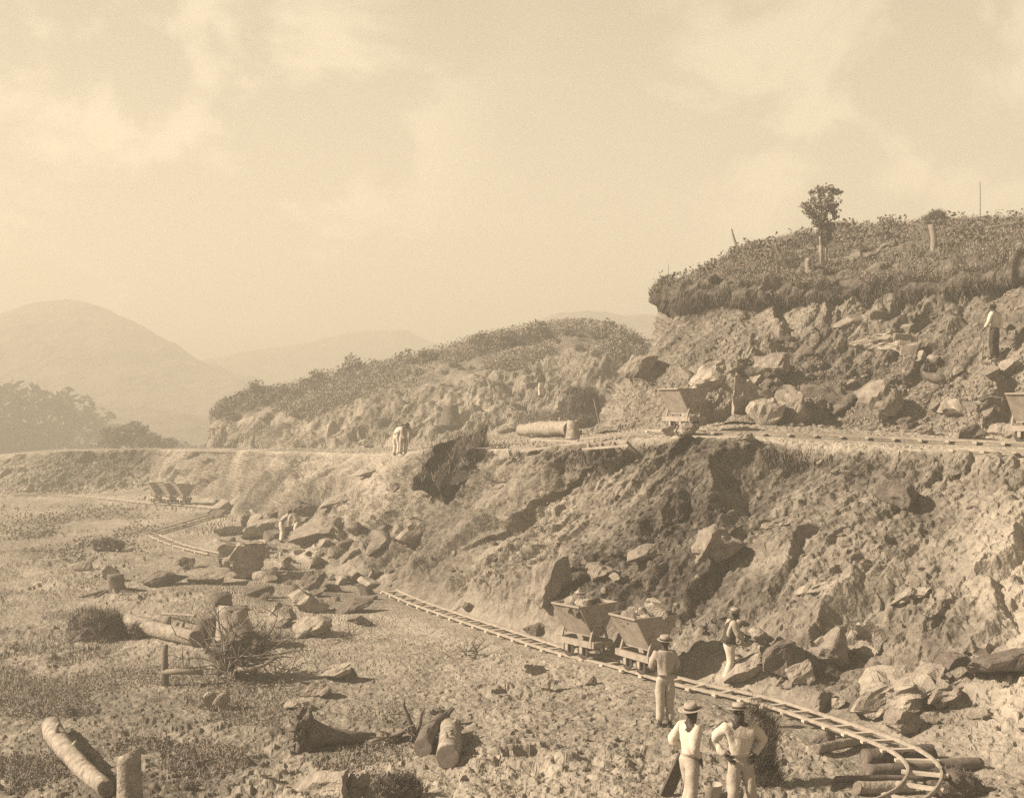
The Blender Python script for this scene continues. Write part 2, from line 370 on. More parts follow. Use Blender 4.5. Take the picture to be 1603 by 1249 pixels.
# ---- upper right hill
RU = [
 [(915, 675, 44), (935, 676, 43), (1000, 676, 41), (1060, 672, 38.6), (1150, 662, 37.7), (1300, 670, 37.2), (1450, 678, 36), (1603, 684, 35), (1950, 700, 32), (2600, 720, 30)],
 [(930, 664, 46), (948, 662, 44), (1000, 664, 42), (1055, 660, 39.5), (1150, 650, 38.5), (1300, 662, 38), (1450, 670, 36.9), (1603, 675, 35.6), (1950, 690, 33), (2600, 705, 31)],
 [(965, 610, 50), (985, 600, 45.5), (1020, 602, 43.4), (1070, 602, 41.5), (1150, 595, 40.4), (1300, 606, 39.7), (1450, 606, 38.6), (1603, 596, 36.8), (1950, 590, 35), (2600, 600, 33)],
 [(1008, 560, 54), (1030, 545, 48), (1058, 543, 46), (1100, 543, 44), (1155, 540, 43), (1300, 545, 42), (1450, 535, 40.4), (1603, 515, 38.2), (1950, 500, 36.5), (2600, 520, 35)],
 [(1045, 520, 58), (1066, 498, 50), (1092, 490, 48.4), (1115, 476, 46.8), (1160, 474, 46), (1300, 482, 44.8), (1450, 468, 43), (1603, 445, 41), (1950, 420, 39), (2600, 450, 38)],
 [(1036, 500, 58), (1024, 474, 49.5), (1062, 474, 46.8), (1105, 462, 46.3), (1160, 460, 45.5), (1300, 466, 44.2), (1450, 452, 42.4), (1603, 430, 40.6), (1950, 405, 39), (2600, 440, 38)],
 [(1030, 480, 58), (1013, 458, 49.8), (1052, 449, 47.2), (1105, 442, 46.4), (1160, 440, 45.6), (1300, 448, 44.4), (1450, 434, 42.8), (1603, 412, 41), (1950, 390, 39.5), (2600, 430, 38)],
 [(1045, 470, 60), (1040, 446, 53), (1065, 436, 52), (1110, 416, 53), (1165, 393, 55), (1300, 362, 57), (1450, 342, 58), (1603, 342, 57), (1950, 345, 56), (2600, 370, 56)],
 [(1055, 480, 75), (1055, 465, 75), (1075, 460, 75), (1120, 440, 76), (1175, 420, 78), (1310, 390, 80), (1460, 372, 82), (1613, 372, 82), (1960, 380, 80), (2610, 400, 80)],
 [(1060, 700, 110), (1065, 700, 110), (1085, 700, 110), (1130, 700, 110), (1185, 700, 110), (1320, 700, 110), (1470, 700, 110), (1620, 700, 110), (1960, 700, 110), (2600, 700, 110)]]
uc = [0, 20, 80, 140, 230, 380, 530, 683, 1030, 1650]
udd = np.concatenate([np.linspace(0, 20, 12, endpoint=False), np.linspace(20, 715, 470, endpoint=False), np.linspace(715, 1650, 40)])
P, PXg, PYg, rid = net(RU, [6, 48, 46, 50, 12, 18, 80, 14, 6], uc, udd, 2, 6)
shp = P.shape[:2]; p = P.reshape(-1, 3); px = PXg.ravel(); py = PYg.ravel(); rr = np.repeat(rid, shp[1])
n = grid_normals(P).reshape(-1, 3); n[n[:, 1] > .2] *= -1
rocky = 1 - ss(3.9, 4.6, rr)
fa, ida = facet(p + .3 * fbm(p, .9, 2, 70)[:, None], 1.35, 103)
fb, idb = facet(p + .1 * fbm(p, .4, 2, 71)[:, None], .5, 109)
fc, idc = facet(p, .2, 115, strata=False)
rk = ss(-.3, .3, fbm(p, 3.2, 3, 105))
disp = rocky * (.5 * fbm(p, 4, 3, 101) + 1.15 * ledge(p, 2.6, 420) + .5 * ledge(p, .95, 430, .7) + .45 * rk * fa + .24 * fb * rk + .07 * fc) + (1 - rocky) * (.35 * fbm(p, 4, 3, 102) + .16 * fbm(p, .6, 3, 104))
disp += (.55 * fbm(p, 1.4, 3, 66) + .2 * fb) * ss(4.0, 4.8, rr) * (1 - ss(6.2, 7, rr))
disp *= np.clip(rr / .8, .1, 1)
p2 = p + n * disp[:, None]
soil = .38 + .36 * fbm(p, 3.0, 4, 190) + .16 * (ida - .5) + .16 * (idb - .5) + .12 * (idc - .5)
soil = np.where(rr > 4.1, .30 + .25 * fbm(p, 2, 4, 191), soil)
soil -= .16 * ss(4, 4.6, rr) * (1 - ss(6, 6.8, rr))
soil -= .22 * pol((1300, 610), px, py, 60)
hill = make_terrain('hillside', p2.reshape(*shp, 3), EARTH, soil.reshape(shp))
TERR.append(dict(o=hill, P=p2.reshape(*shp, 3), px=PXg, py=PYg, rid=np.repeat(rid[:, None], shp[1], 1), N=n.reshape(*shp, 3)))

# ---- middle hill
ucm = [0, 15, 60, 130, 200, 280, 380, 430, 530, 580, 640, 680, 705, 760, 880]
def mrow(l, add=0): return l
pxm = [330, 333, 380, 450, 520, 600, 700, 750, 850, 900, 960, 1000, 1025, 1080, 1200]
RM = [[(x, y, d) for x, y, d in zip(pxm, [720, 716, 716, 716, 714, 710, 700, 694, 682, 678, 674, 672, 670, 670, 670], [112, 96, 92, 84, 80, 77, 74, 73, 72, 71, 70, 69, 69, 69, 69])],
      [(x, y, d) for x, y, d in zip(pxm, [706, 702, 703, 705, 704, 698, 686, 680, 668, 664, 660, 655, 650, 650, 650], [113, 97, 93, 85, 81, 78, 76, 75, 74, 73, 72, 71, 71, 71, 71])],
      [(x, y, d) for x, y, d in zip(pxm, [668, 664, 660, 655, 645, 622, 600, 590, 562, 556, 560, 570, 590, 610, 640], [116, 98, 96, 90, 87, 84, 82, 82, 82, 80, 78, 77, 76, 76, 76])],
      [(x, y, d) for x, y, d in zip(pxm, [650, 648, 632, 625, 603, 590, 562, 550, 528, 522, 530, 548, 565, 595, 630], [118, 102, 101, 97, 95, 92, 90, 90, 90, 88, 84, 82, 80, 80, 80])],
      [(x, y, d) for x, y, d in zip(pxm, [652, 645, 624, 612, 588, 572, 548, 536, 518, 512, 522, 541, 560, 590, 625], [122, 110, 110, 108, 106, 104, 102, 102, 102, 100, 96, 92, 90, 90, 90])],
      [(x, y, d) for x, y, d in zip(pxm, [720, 720, 700, 700, 690, 690, 690, 690, 690, 690, 690, 690, 690, 690, 690], [150, 150, 150, 150, 150, 150, 150, 150, 150, 150, 150, 150, 150, 150, 150])]]
udd = np.linspace(0, 880, 520)
P, PXg, PYg, rid = net(RM, [8, 70, 40, 16, 8], ucm, udd, 3, 5)
shp = P.shape[:2]; p = P.reshape(-1, 3); px = PXg.ravel(); py = PYg.ravel(); rr = np.repeat(rid, shp[1])
n = grid_normals(P).reshape(-1, 3); n[n[:, 1] > .3] *= -1
rocky = 1 - ss(1.8, 2.4, rr)
fa, ida = facet(p * np.array([1, 1, .55]) + .3 * fbm(p, .9, 2, 70)[:, None], 1.3, 203)
fb, idb = facet(p * np.array([1, 1, .5]), .55, 209, strata=False)
disp = rocky * (.6 * fbm(p * np.array([1, 1, .4]), 3, 3, 201) + .40 * fa + .12 * fb + .75 * fbm(p * np.array([1, 1, .2]), .8, 3, 207)) + (1 - rocky) * (.5 * fbm(p, 5, 3, 202) + .3 * fbm(p, 1, 2, 204))
disp *= np.clip(rr / 1.1, .2, 1)
p2 = p + n * disp[:, None]
soil = .50 + .34 * fbm(p * np.array([1, 1, .5]), 3.0, 4, 290) + .2 * (ida - .5) + .2 * (idb - .5)
soil = np.where(rr > 2.2, .30 + .2 * fbm(p, 2, 3, 291), soil)
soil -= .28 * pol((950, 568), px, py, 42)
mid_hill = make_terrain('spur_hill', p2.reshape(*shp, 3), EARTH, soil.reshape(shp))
TERR.append(dict(o=mid_hill, P=p2.reshape(*shp, 3), px=PXg, py=PYg, rid=np.repeat(rid[:, None], shp[1], 1), N=n.reshape(*shp, 3)))

# ---- plain and far hills
bm = bmesh.new(); bmesh.ops.create_grid(bm, x_segments=40, y_segments=40, size=2600, matrix=Matrix.Translation((0, 900, -2.6)))
link('valley_plain', bm_mesh('valley_plain', bm), FARLAND)['kind'] = 'structure'
def ridge(name, sk, d, thick, seed, rough):
    xs = np.linspace(sk[0][0], sk[-1][0], 260); ys = np.interp(xs, [s[0] for s in sk], [s[1] for s in sk])
    ys = blur(ys[:, None], 0, 4)[:, 0]
    Xc = (xs - CX) / F * d; Zc = CZ - (ys - HY) / F * d
    rows = []
    for t in np.linspace(-1, 1, 46):
        y = d + t * thick; prof = max(0, 1 - abs(t)) ** .8
        rows.append(np.stack([Xc, np.full_like(Xc, y), -3 + (Zc + 3) * prof], -1))
    Pq = np.stack(rows); q = Pq.reshape(-1, 3)
    q[:, 2] += rough * fbm(q, d * .06, 5, seed, .55) * np.clip((q[:, 2] + 3) / 15, 0, 1)
    o = make_terrain(name, q.reshape(Pq.shape), FARLAND, np.full(Pq.shape[:2], .3)); return o
ridge('mountain', [(-1500, 600), (-700, 540), (-300, 520), (-100, 500), (0, 482), (40, 470), (90, 466), (140, 476), (200, 496), (250, 525), (310, 553), (350, 575), (420, 600), (520, 632)], 430, 120, 301, 6)
ridge('mountain', [(150, 620), (250, 590), (320, 563), (350, 560), (450, 542), (530, 527), (600, 514), (640, 514), (670, 527), (740, 555), (850, 600), (950, 625)], 560, 130, 302, 6)
ridge('mountain', [(700, 600), (780, 545), (840, 497), (870, 490), (900, 481), (960, 485), (1000, 492), (1060, 498), (1200, 505), (1400, 520), (2000, 560), (2600, 600)], 420, 110, 303, 4)
ridge('hill', [(-1400, 600), (-500, 595), (-100, 600), (0, 605), (100, 625), (200, 640), (330, 650), (450, 660), (600, 690)], 270, 60, 304, 4)

# ------------------------------------------------------------------ haze
bm = bmesh.new(); box(bm, (0, 950, 21.5), (5400, 5400, 51)); hz = link('haze', bm_mesh('haze', bm)); hz['kind'] = 'stuff'
hm = bpy.data.materials.new('pale air'); hm.use_nodes = True; hn = hm.node_tree.nodes; hl = hm.node_tree.links; hn.clear()
pv = hn.new('ShaderNodeVolumePrincipled'); ho = hn.new('ShaderNodeOutputMaterial'); hl.new(pv.outputs[0], ho.inputs['Volume'])
pv.inputs['Color'].default_value = (.61, .595, .565, 1); pv.inputs['Density'].default_value = HAZE; pv.inputs['Anisotropy'].default_value = .1
hz.data.materials.append(hm)

# ------------------------------------------------------------------ placing on the ground
dg = bpy.context.evaluated_depsgraph_get()
BV = [BVHTree.FromObject(t['o'], dg) for t in TERR]
def at(px_, py_):
    o = Vector((0, 0, CZ)); d = Vector(((px_ - CX) / F, 1, (HY - py_) / F)).normalized(); best = None
    for b in BV:
        h = b.ray_cast(o, d)
        if h[0] is not None and (best is None or h[3] < best[1]): best = (h[0], h[3])
    return best[0].copy() if best else G3(px_, max(py_, 700))
def drop(x, y, top=40):
    best = -9
    for b in BV:
        h = b.ray_cast(Vector((x, y, top)), Vector((0, 0, -1)))
        if h[0] is not None: best = max(best, h[0].z)
    return best
def ground_at(px_, py_):                                  # same spot, but measured on the smooth level
    q = at(px_, py_); return q

RND = random.Random(11); NPR = np.random.default_rng(5)
# ------------------------------------------------------------------ rocks
def chisel(seed, sub, planes, lo=.30, hi=.62):
    r = random.Random(seed); bm = bmesh.new(); bmesh.ops.create_icosphere(bm, subdivisions=sub, radius=1)
    V = np.array([v.co[:] for v in bm.verts]); Fc = np.array([[v.index for v in f.verts] for f in bm.faces]); bm.free()
    for _ in range(planes):
        d = np.array([r.gauss(0, 1) for _ in range(3)]); d /= np.linalg.norm(d); h = r.uniform(lo, hi)
        t = V @ d; V = V - np.outer(np.maximum(t - h, 0), d)
    V[:, 2] = np.maximum(V[:, 2], -.6)
    V -= (V.max(0) + V.min(0)) / 2; V /= (V.max(0) - V.min(0)); return V, Fc
def rock(px_, py_, w, h, label, m=None, seed=None, dep=.8, tilt=0, rz=None, name='boulder', planes=13, rough=.7, group=None, sub=4, sink=.12, cat='boulder'):
    seed = seed if seed is not None else int(px_ * 7 + py_)
    g = at(px_, py_); sc = g.y / F; r = random.Random(seed)
    V, Fc = chisel(seed, sub, planes); W_, H_, D_ = w * sc, h * sc, max(w, h) * sc * dep
    tl = Matrix.Rotation(R(-tilt), 3, 'Y') @ Matrix.Rotation(rz if rz is not None else r.uniform(-.4, .4), 3, 'Z')
    V = V * np.array([W_, D_, H_]) * 1.08
    V = V @ np.array(tl).T
    if abs(tilt) < 50:
        e = V.max(0) - V.min(0); V = V * np.array([W_ / e[0], 1, H_ / e[2]]) * 1.05
    S = min(W_, H_)
    q = V + seed * 3.1
    nrm = V / (np.linalg.norm(V, axis=1, keepdims=True) + 1e-6)
    f1, _ = facet(q, max(.12, S * .55), 5); f2, _ = facet(q, max(.06, S * .22), 6)
    V = V + nrm * (rough * S * (.18 * f1 + .09 * f2 + .05 * fbm(q, S * .15 + .02, 3, 7)))[:, None]
    BASES.append((g.x, g.y + D_ * .1, W_ * .62, D_ * .5))
    V[:, 2] += H_ * (.5 - sink)
    o = link(name, mesh_np(name, V, Fc), m or ROCK_M, loc=g + Vector((0, D_ * .22, 0)))
    tag(o, label, cat, group); return o

BASES = []
P_, M_, D_ = ROCK_P, ROCK_M, ROCK_D
BL = [
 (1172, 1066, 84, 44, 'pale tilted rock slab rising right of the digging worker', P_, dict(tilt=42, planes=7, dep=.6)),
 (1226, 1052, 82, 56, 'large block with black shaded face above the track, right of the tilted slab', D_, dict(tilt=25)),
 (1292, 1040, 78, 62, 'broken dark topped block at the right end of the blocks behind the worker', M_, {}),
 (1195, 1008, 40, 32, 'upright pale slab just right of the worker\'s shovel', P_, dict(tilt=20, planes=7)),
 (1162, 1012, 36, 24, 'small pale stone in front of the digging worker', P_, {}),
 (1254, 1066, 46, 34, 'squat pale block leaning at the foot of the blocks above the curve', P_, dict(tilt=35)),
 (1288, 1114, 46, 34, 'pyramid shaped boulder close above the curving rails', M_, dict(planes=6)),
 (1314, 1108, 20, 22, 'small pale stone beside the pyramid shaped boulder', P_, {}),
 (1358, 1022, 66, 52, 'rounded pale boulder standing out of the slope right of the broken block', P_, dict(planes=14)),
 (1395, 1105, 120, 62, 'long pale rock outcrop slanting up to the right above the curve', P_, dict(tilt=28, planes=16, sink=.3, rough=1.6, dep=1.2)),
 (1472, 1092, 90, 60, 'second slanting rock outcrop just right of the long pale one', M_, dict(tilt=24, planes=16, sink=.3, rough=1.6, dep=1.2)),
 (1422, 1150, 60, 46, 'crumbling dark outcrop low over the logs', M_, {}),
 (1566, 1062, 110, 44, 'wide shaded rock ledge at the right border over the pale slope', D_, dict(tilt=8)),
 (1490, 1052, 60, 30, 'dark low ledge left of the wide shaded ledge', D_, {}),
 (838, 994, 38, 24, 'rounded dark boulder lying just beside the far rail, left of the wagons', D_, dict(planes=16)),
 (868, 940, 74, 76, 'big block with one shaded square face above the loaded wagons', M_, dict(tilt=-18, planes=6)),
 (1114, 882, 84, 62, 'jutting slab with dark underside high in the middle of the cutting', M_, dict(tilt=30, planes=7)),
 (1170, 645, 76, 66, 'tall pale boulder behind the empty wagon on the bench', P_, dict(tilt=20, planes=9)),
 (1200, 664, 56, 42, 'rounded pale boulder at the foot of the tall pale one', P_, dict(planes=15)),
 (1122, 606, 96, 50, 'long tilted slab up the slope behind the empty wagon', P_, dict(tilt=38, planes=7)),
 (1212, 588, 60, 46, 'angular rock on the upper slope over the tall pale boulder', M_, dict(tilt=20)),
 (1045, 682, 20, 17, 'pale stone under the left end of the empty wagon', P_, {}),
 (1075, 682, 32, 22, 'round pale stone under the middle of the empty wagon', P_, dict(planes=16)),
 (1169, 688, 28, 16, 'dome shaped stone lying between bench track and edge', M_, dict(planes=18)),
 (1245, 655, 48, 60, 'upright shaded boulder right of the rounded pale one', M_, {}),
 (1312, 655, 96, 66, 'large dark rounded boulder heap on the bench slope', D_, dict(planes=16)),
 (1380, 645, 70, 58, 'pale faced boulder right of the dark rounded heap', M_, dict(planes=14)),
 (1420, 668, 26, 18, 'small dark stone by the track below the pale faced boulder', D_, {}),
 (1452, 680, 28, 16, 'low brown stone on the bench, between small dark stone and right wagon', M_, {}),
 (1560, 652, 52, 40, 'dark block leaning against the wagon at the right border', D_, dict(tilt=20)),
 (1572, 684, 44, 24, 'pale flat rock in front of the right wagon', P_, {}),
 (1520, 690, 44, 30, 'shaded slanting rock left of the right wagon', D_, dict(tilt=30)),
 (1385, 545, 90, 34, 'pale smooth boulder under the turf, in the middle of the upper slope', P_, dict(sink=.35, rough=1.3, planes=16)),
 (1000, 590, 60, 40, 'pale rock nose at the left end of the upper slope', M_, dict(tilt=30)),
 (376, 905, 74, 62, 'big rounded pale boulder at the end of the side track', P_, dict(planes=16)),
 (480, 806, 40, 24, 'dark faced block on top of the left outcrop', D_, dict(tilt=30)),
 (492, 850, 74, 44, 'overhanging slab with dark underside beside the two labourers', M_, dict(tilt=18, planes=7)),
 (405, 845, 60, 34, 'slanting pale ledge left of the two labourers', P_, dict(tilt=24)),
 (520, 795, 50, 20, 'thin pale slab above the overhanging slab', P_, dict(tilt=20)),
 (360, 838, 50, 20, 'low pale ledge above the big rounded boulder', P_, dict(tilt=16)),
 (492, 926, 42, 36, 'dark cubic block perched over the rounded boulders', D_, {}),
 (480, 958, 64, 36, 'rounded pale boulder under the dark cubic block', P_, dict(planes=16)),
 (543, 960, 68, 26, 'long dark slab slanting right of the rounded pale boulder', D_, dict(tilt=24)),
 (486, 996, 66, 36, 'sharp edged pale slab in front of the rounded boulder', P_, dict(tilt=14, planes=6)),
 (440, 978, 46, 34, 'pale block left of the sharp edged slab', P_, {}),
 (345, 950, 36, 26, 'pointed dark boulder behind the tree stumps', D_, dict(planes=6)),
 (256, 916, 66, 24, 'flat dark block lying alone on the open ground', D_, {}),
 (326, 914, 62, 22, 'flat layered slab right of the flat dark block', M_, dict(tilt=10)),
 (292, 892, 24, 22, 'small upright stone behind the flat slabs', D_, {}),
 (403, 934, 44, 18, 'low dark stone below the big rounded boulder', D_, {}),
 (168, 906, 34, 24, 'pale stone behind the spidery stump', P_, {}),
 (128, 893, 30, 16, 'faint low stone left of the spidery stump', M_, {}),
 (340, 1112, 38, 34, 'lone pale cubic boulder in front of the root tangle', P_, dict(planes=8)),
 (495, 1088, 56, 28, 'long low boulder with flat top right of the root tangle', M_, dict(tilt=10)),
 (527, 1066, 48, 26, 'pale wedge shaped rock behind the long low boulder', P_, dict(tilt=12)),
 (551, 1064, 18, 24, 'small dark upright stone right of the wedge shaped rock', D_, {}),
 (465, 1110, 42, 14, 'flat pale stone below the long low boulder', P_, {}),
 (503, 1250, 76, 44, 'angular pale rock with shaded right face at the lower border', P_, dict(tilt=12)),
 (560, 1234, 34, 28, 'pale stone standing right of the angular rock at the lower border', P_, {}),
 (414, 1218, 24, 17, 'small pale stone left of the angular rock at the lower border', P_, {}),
 (838, 1055, 34, 18, 'flat stone below the rails in front of the left loaded wagon', P_, {}),
 (858, 1082, 22, 28, 'upright pale stone leaning over below the rails', P_, {}),
 (925, 1072, 20, 16, 'small pale stone on the ground between upright stone and standing man', M_, {}),
 (38, 768, 20, 9, 'small pale rock at the far end of the lower line', P_, {}),
 (735, 955, 26, 14, 'low stone at the slope foot by the leaning pickaxe', M_, {}),
 (575, 745, 40, 14, 'smooth pale rock on the slope below the two stooping men', P_, {}),
 (618, 768, 20, 14, 'dark pointed stone on the slope below the two stooping men', D_, dict(planes=6)),
 (640, 850, 60, 50, 'pale rock face with dark hollow on its right in the left slope', P_, dict(tilt=-15)),
 (580, 700, 40, 14, 'smooth pale rock left of the two stooping men', P_, {}),
 (1405, 800, 60, 60, 'dark knob of rock high in the right of the cutting', D_, {}),
 (1430, 935, 70, 26, 'pale ledge in the lower right of the cutting', P_, dict(tilt=28, sink=.35, rough=1.6)),
 (1285, 925, 66, 24, 'pale ledge in the middle of the cutting, over the broken block', P_, dict(tilt=30, sink=.35, rough=1.6)),
 (1010, 880, 56, 30, 'slanting ledge left of the jutting slab', M_, dict(tilt=34)),
 (1230, 820, 66, 24, 'slanting ledge right of the jutting slab', M_, dict(tilt=34, sink=.35, rough=1.6)),
 (940, 905, 44, 30, 'brown slanting rock right of the big shaded block', M_, dict(tilt=30)),
]
for (x, y, w, h, lab, m, kw) in BL: rock(x, y, w, h, lab, m, **kw)

# loose blocks that look alike, one object each
def loose(polyx, n, sizes, label, group, seed, mats, tl=(10, 40)):
    r = random.Random(seed); protos = []
    for k in range(6):
        V, Fc = chisel(seed * 10 + k, 3, 9); q = V + k * 5
        V = V * np.array([1, .8, .62]); f1, _ = facet(q, .5, 5)
        V = V * (1 + .12 * f1)[:, None]; protos.append(mesh_np('rock', V, Fc)); protos[-1].materials.append(mats[k % len(mats)])
    for i in range(n):
        x0, y0, x1, y1, sl_ = polyx; t = r.random(); x = x0 + (x1 - x0) * t; y = y0 + (y1 - y0) * r.random() + sl_ * (x - x0)
        g = at(x, y); k_ = r.randrange(len(sizes)); s = sizes[k_] * r.uniform(.85, 1.15) * g.y / F
        o = link('rock', protos[i % 6]); o.location = g + Vector((0, 0, s * .12)); o.scale = (s, s, s * r.uniform(.7, 1.1))
        o.rotation_euler = (r.uniform(-.2, .2), -R(r.uniform(*tl)), r.uniform(0, 6.28)); tag(o, ('small', 'medium', 'large', 'very large')[k_] + ' ' + mats[i % 6 % len(mats)].name.split()[0] + ' ' + label, 'rock', group)
loose((1100, 960, 1420, 1080, .12), 24, (10, 14, 20), 'loose block in the talus between the cutting and the curving rails', 'loose blocks over the rail curve', 1, [ROCK_P, ROCK_M, ROCK_D])
loose((1330, 1010, 1600, 1130, .05), 30, (14, 22, 36), 'angular rock of the low outcrop over the log crib', 'angular rocks over the log crib', 9, [ROCK_M, ROCK_P, ROCK_D], (20, 50))
loose((820, 860, 1120, 960, .1), 14, (9, 12, 18), 'loose block on the steep face above the loaded wagons', 'loose blocks above the wagons', 2, [ROCK_M, ROCK_P])
loose((335, 795, 620, 900, .1), 80, (12, 18, 28, 38), 'loose block of the rocky outcrop left of the rail head', 'loose blocks of the left outcrop', 3, [ROCK_M, ROCK_P, ROCK_D])
loose((370, 900, 590, 990, .0), 32, (10, 16, 24, 32), 'loose block in the rock spill behind the root tangle', 'loose blocks behind the root tangle', 4, [ROCK_M, ROCK_D])
loose((1010, 510, 1590, 660, .0), 60, (12, 18, 28, 38), 'loose rock on the slope above the bench track', 'loose rocks above the bench track', 5, [ROCK_M, ROCK_P, ROCK_D])
loose((600, 1080, 1000, 1230, .0), 12, (8, 10, 12), 'loose stone on the open foreground', 'stones on the open foreground', 6, [ROCK_M, ROCK_P], (0, 10))
loose((1200, 700, 1590, 980, .0), 16, (10, 14, 20), 'rock sticking out of the right half of the cutting', 'rocks in the right half of the cutting', 7, [ROCK_M, ROCK_P])
loose((640, 760, 1000, 900, .0), 16, (9, 12, 16), 'rock sticking out of the middle of the cutting', 'rocks in the middle of the cutting', 8, [ROCK_M, ROCK_P, ROCK_D])

# ------------------------------------------------------------------ small rubble, leaves and blades: masses nobody could count
def sample(T, n, dens, seed):
    g = np.random.default_rng(seed); Pq = T['P']; a = np.zeros(Pq.shape[:2])
    a[:-1, :-1] = np.abs(np.diff(T['px'], axis=1)[:-1] * 1.0) * 1.0
    w = dens(T['px'], T['py'], T['rid'], Pq) * a; w[-1] = 0; w[:, -1] = 0; w = w.ravel(); w = w / w.sum()
    i = g.choice(len(w), n, p=w); r_, c_ = np.unravel_index(i, Pq.shape[:2]); u, v = g.random(n)[:, None], g.random(n)[:, None]
    A, B, C_, D2 = Pq[r_, c_], Pq[r_, c_ + 1], Pq[r_ + 1, c_], Pq[r_ + 1, c_ + 1]
    return A * (1 - u) * (1 - v) + B * u * (1 - v) + C_ * (1 - u) * v + D2 * u * v, T['N'][r_, c_]
def rotm(g, n):
    q = g.normal(size=(n, 4)); q /= np.linalg.norm(q, axis=1, keepdims=True); w, x, y, z = q.T
    return np.stack([1 - 2 * (y * y + z * z), 2 * (x * y - z * w), 2 * (x * z + y * w), 2 * (x * y + z * w), 1 - 2 * (x * x + z * z), 2 * (y * z - x * w),
                     2 * (x * z - y * w), 2 * (y * z + x * w), 1 - 2 * (x * x + y * y)], 1).reshape(n, 3, 3)
def octa(seed):
    r = np.random.default_rng(seed); V = np.array([[1, 0, 0], [-1, 0, 0], [0, 1, 0], [0, -1, 0], [0, 0, 1], [0, 0, -1.]]) * .55; V += r.normal(size=V.shape) * .16
    return V, np.array([[0, 2, 4], [2, 1, 4], [1, 3, 4], [3, 0, 4], [2, 0, 5], [1, 2, 5], [3, 1, 5], [0, 3, 5]])
def stones(name, pts, size, m, seed, sub=0):
    g = np.random.default_rng(seed); n = len(pts); Rm = rotm(g, n); vs = []; fs = []; off = 0
    for k in range(6):
        sel = np.arange(k, n, 6); V, Fc = chisel(seed + k, sub, 5, .4, .8) if sub else octa(seed + k)
        V = V[None] * (size[sel][:, None, None] * np.array([1.1, .8, .6])); V = np.einsum('nij,nvj->nvi', Rm[sel], V) + pts[sel][:, None]
        vs.append(V.reshape(-1, 3)); fs.append((Fc[None] + (np.arange(len(sel)) * V.shape[1])[:, None, None] + off).reshape(-1, 3)); off += V.shape[0] * V.shape[1]
    o = link(name, mesh_np(name, np.concatenate(vs), np.concatenate(fs)), m); o['kind'] = 'stuff'; return o
def trk_ok(p): 
    return np.minimum.reduce([seg_dist(p, t[::8] + [t[-1]]) for t in TRK + [upp_track]]) > .34
GT, UT, MT = TERR
def ground_d(px_, py_, r_, P_g): return (r_ > 2.5) * (r_ < 5.2) * (px_ > -60) * (px_ < 1660) * 1.0
pts, nn = sample(GT, 72000, ground_d, 21); k = trk_ok(pts); pts = pts[k]
sz = (.024 + .085 * NPR.random(len(pts)) ** 4) * np.sqrt(pts[:, 1] / 22) * 1.3
h2 = len(pts) // 3; stones('rubble', pts[h2:], sz[h2:], ROCK_M, 31); stones('rubble', pts[:h2], sz[:h2], ROCK_D, 33)
def talus_d(px_, py_, r_, P_g):
    return (r_ > 5) * (r_ < 9) * (px_ > -40) * (px_ < 1660) * (.25 + 2.6 * np.exp(-(((px_ - 640) / 95) ** 2 + ((py_ - 850) / 65) ** 2)) + .9 * np.exp(-(((px_ - 1380) / 120) ** 2 + ((py_ - 1120) / 50) ** 2)) + .8 * (r_ < 6.2))
pts, nn = sample(GT, 44000, talus_d, 22); k = trk_ok(pts); pts = pts[k]
qx = CX + F * pts[:, 0] / pts[:, 1]; sz = (.035 + .13 * NPR.random(len(pts)) ** 4) * np.sqrt(pts[:, 1] / 28) * 1.25 * (1 + .7 * np.exp(-((qx - 640) / 90) ** 2) * (pts[:, 1] < 52))
stones('rubble', pts, sz, ROCK_M, 41)
pts, nn = sample(UT, 12000, lambda a, b, c, d: (c < 3.9) * (a > 900) * (a < 1660) * (.3 + 1.0 * (c < 2.2)), 23)
stones('rubble', pts, (.035 + .12 * NPR.random(len(pts)) ** 5) * 1.2, ROCK_M, 51)
pts, nn = sample(MT, 4000, lambda a, b, c, d: (c < 2.2) * (a > 330) * (a < 1060) * 1.0, 24)
stones('rubble', pts, .05 + .10 * NPR.random(len(pts)) ** 3, ROCK_M, 61)

bp = []
for (bx, by, bw2, bd) in BASES:
    if by > 60: continue
    k_ = 26; a_ = NPR.random(k_) * 6.283; r_ = .85 + .7 * NPR.random(k_) ** 2
    for q_, w_ in zip(a_, r_):
        x_, y_ = bx + math.cos(q_) * bw2 * w_, by + math.sin(q_) * bd * w_; bp.append((x_, y_, drop(x_, y_)))
bp = np.array(bp); bp = bp[trk_ok(bp)]; stones('rubble', bp, (.03 + .12 * NPR.random(len(bp)) ** 3) * np.sqrt(bp[:, 1] / 26), ROCK_M, 65)
def leaves_np(pts, size, seed, up=0.0):
    g = np.random.default_rng(seed); n = len(pts); Rm = rotm(g, n)
    Q = np.array([[-.5, 0, 0], [0, -.28, .06], [.5, 0, 0], [0, .28, .06]]); V = np.einsum('nij,vj->nvi', Rm, Q) * np.asarray(size)[:, None, None] + pts[:, None]
    return V.reshape(-1, 3), np.arange(n * 4).reshape(n, 4)
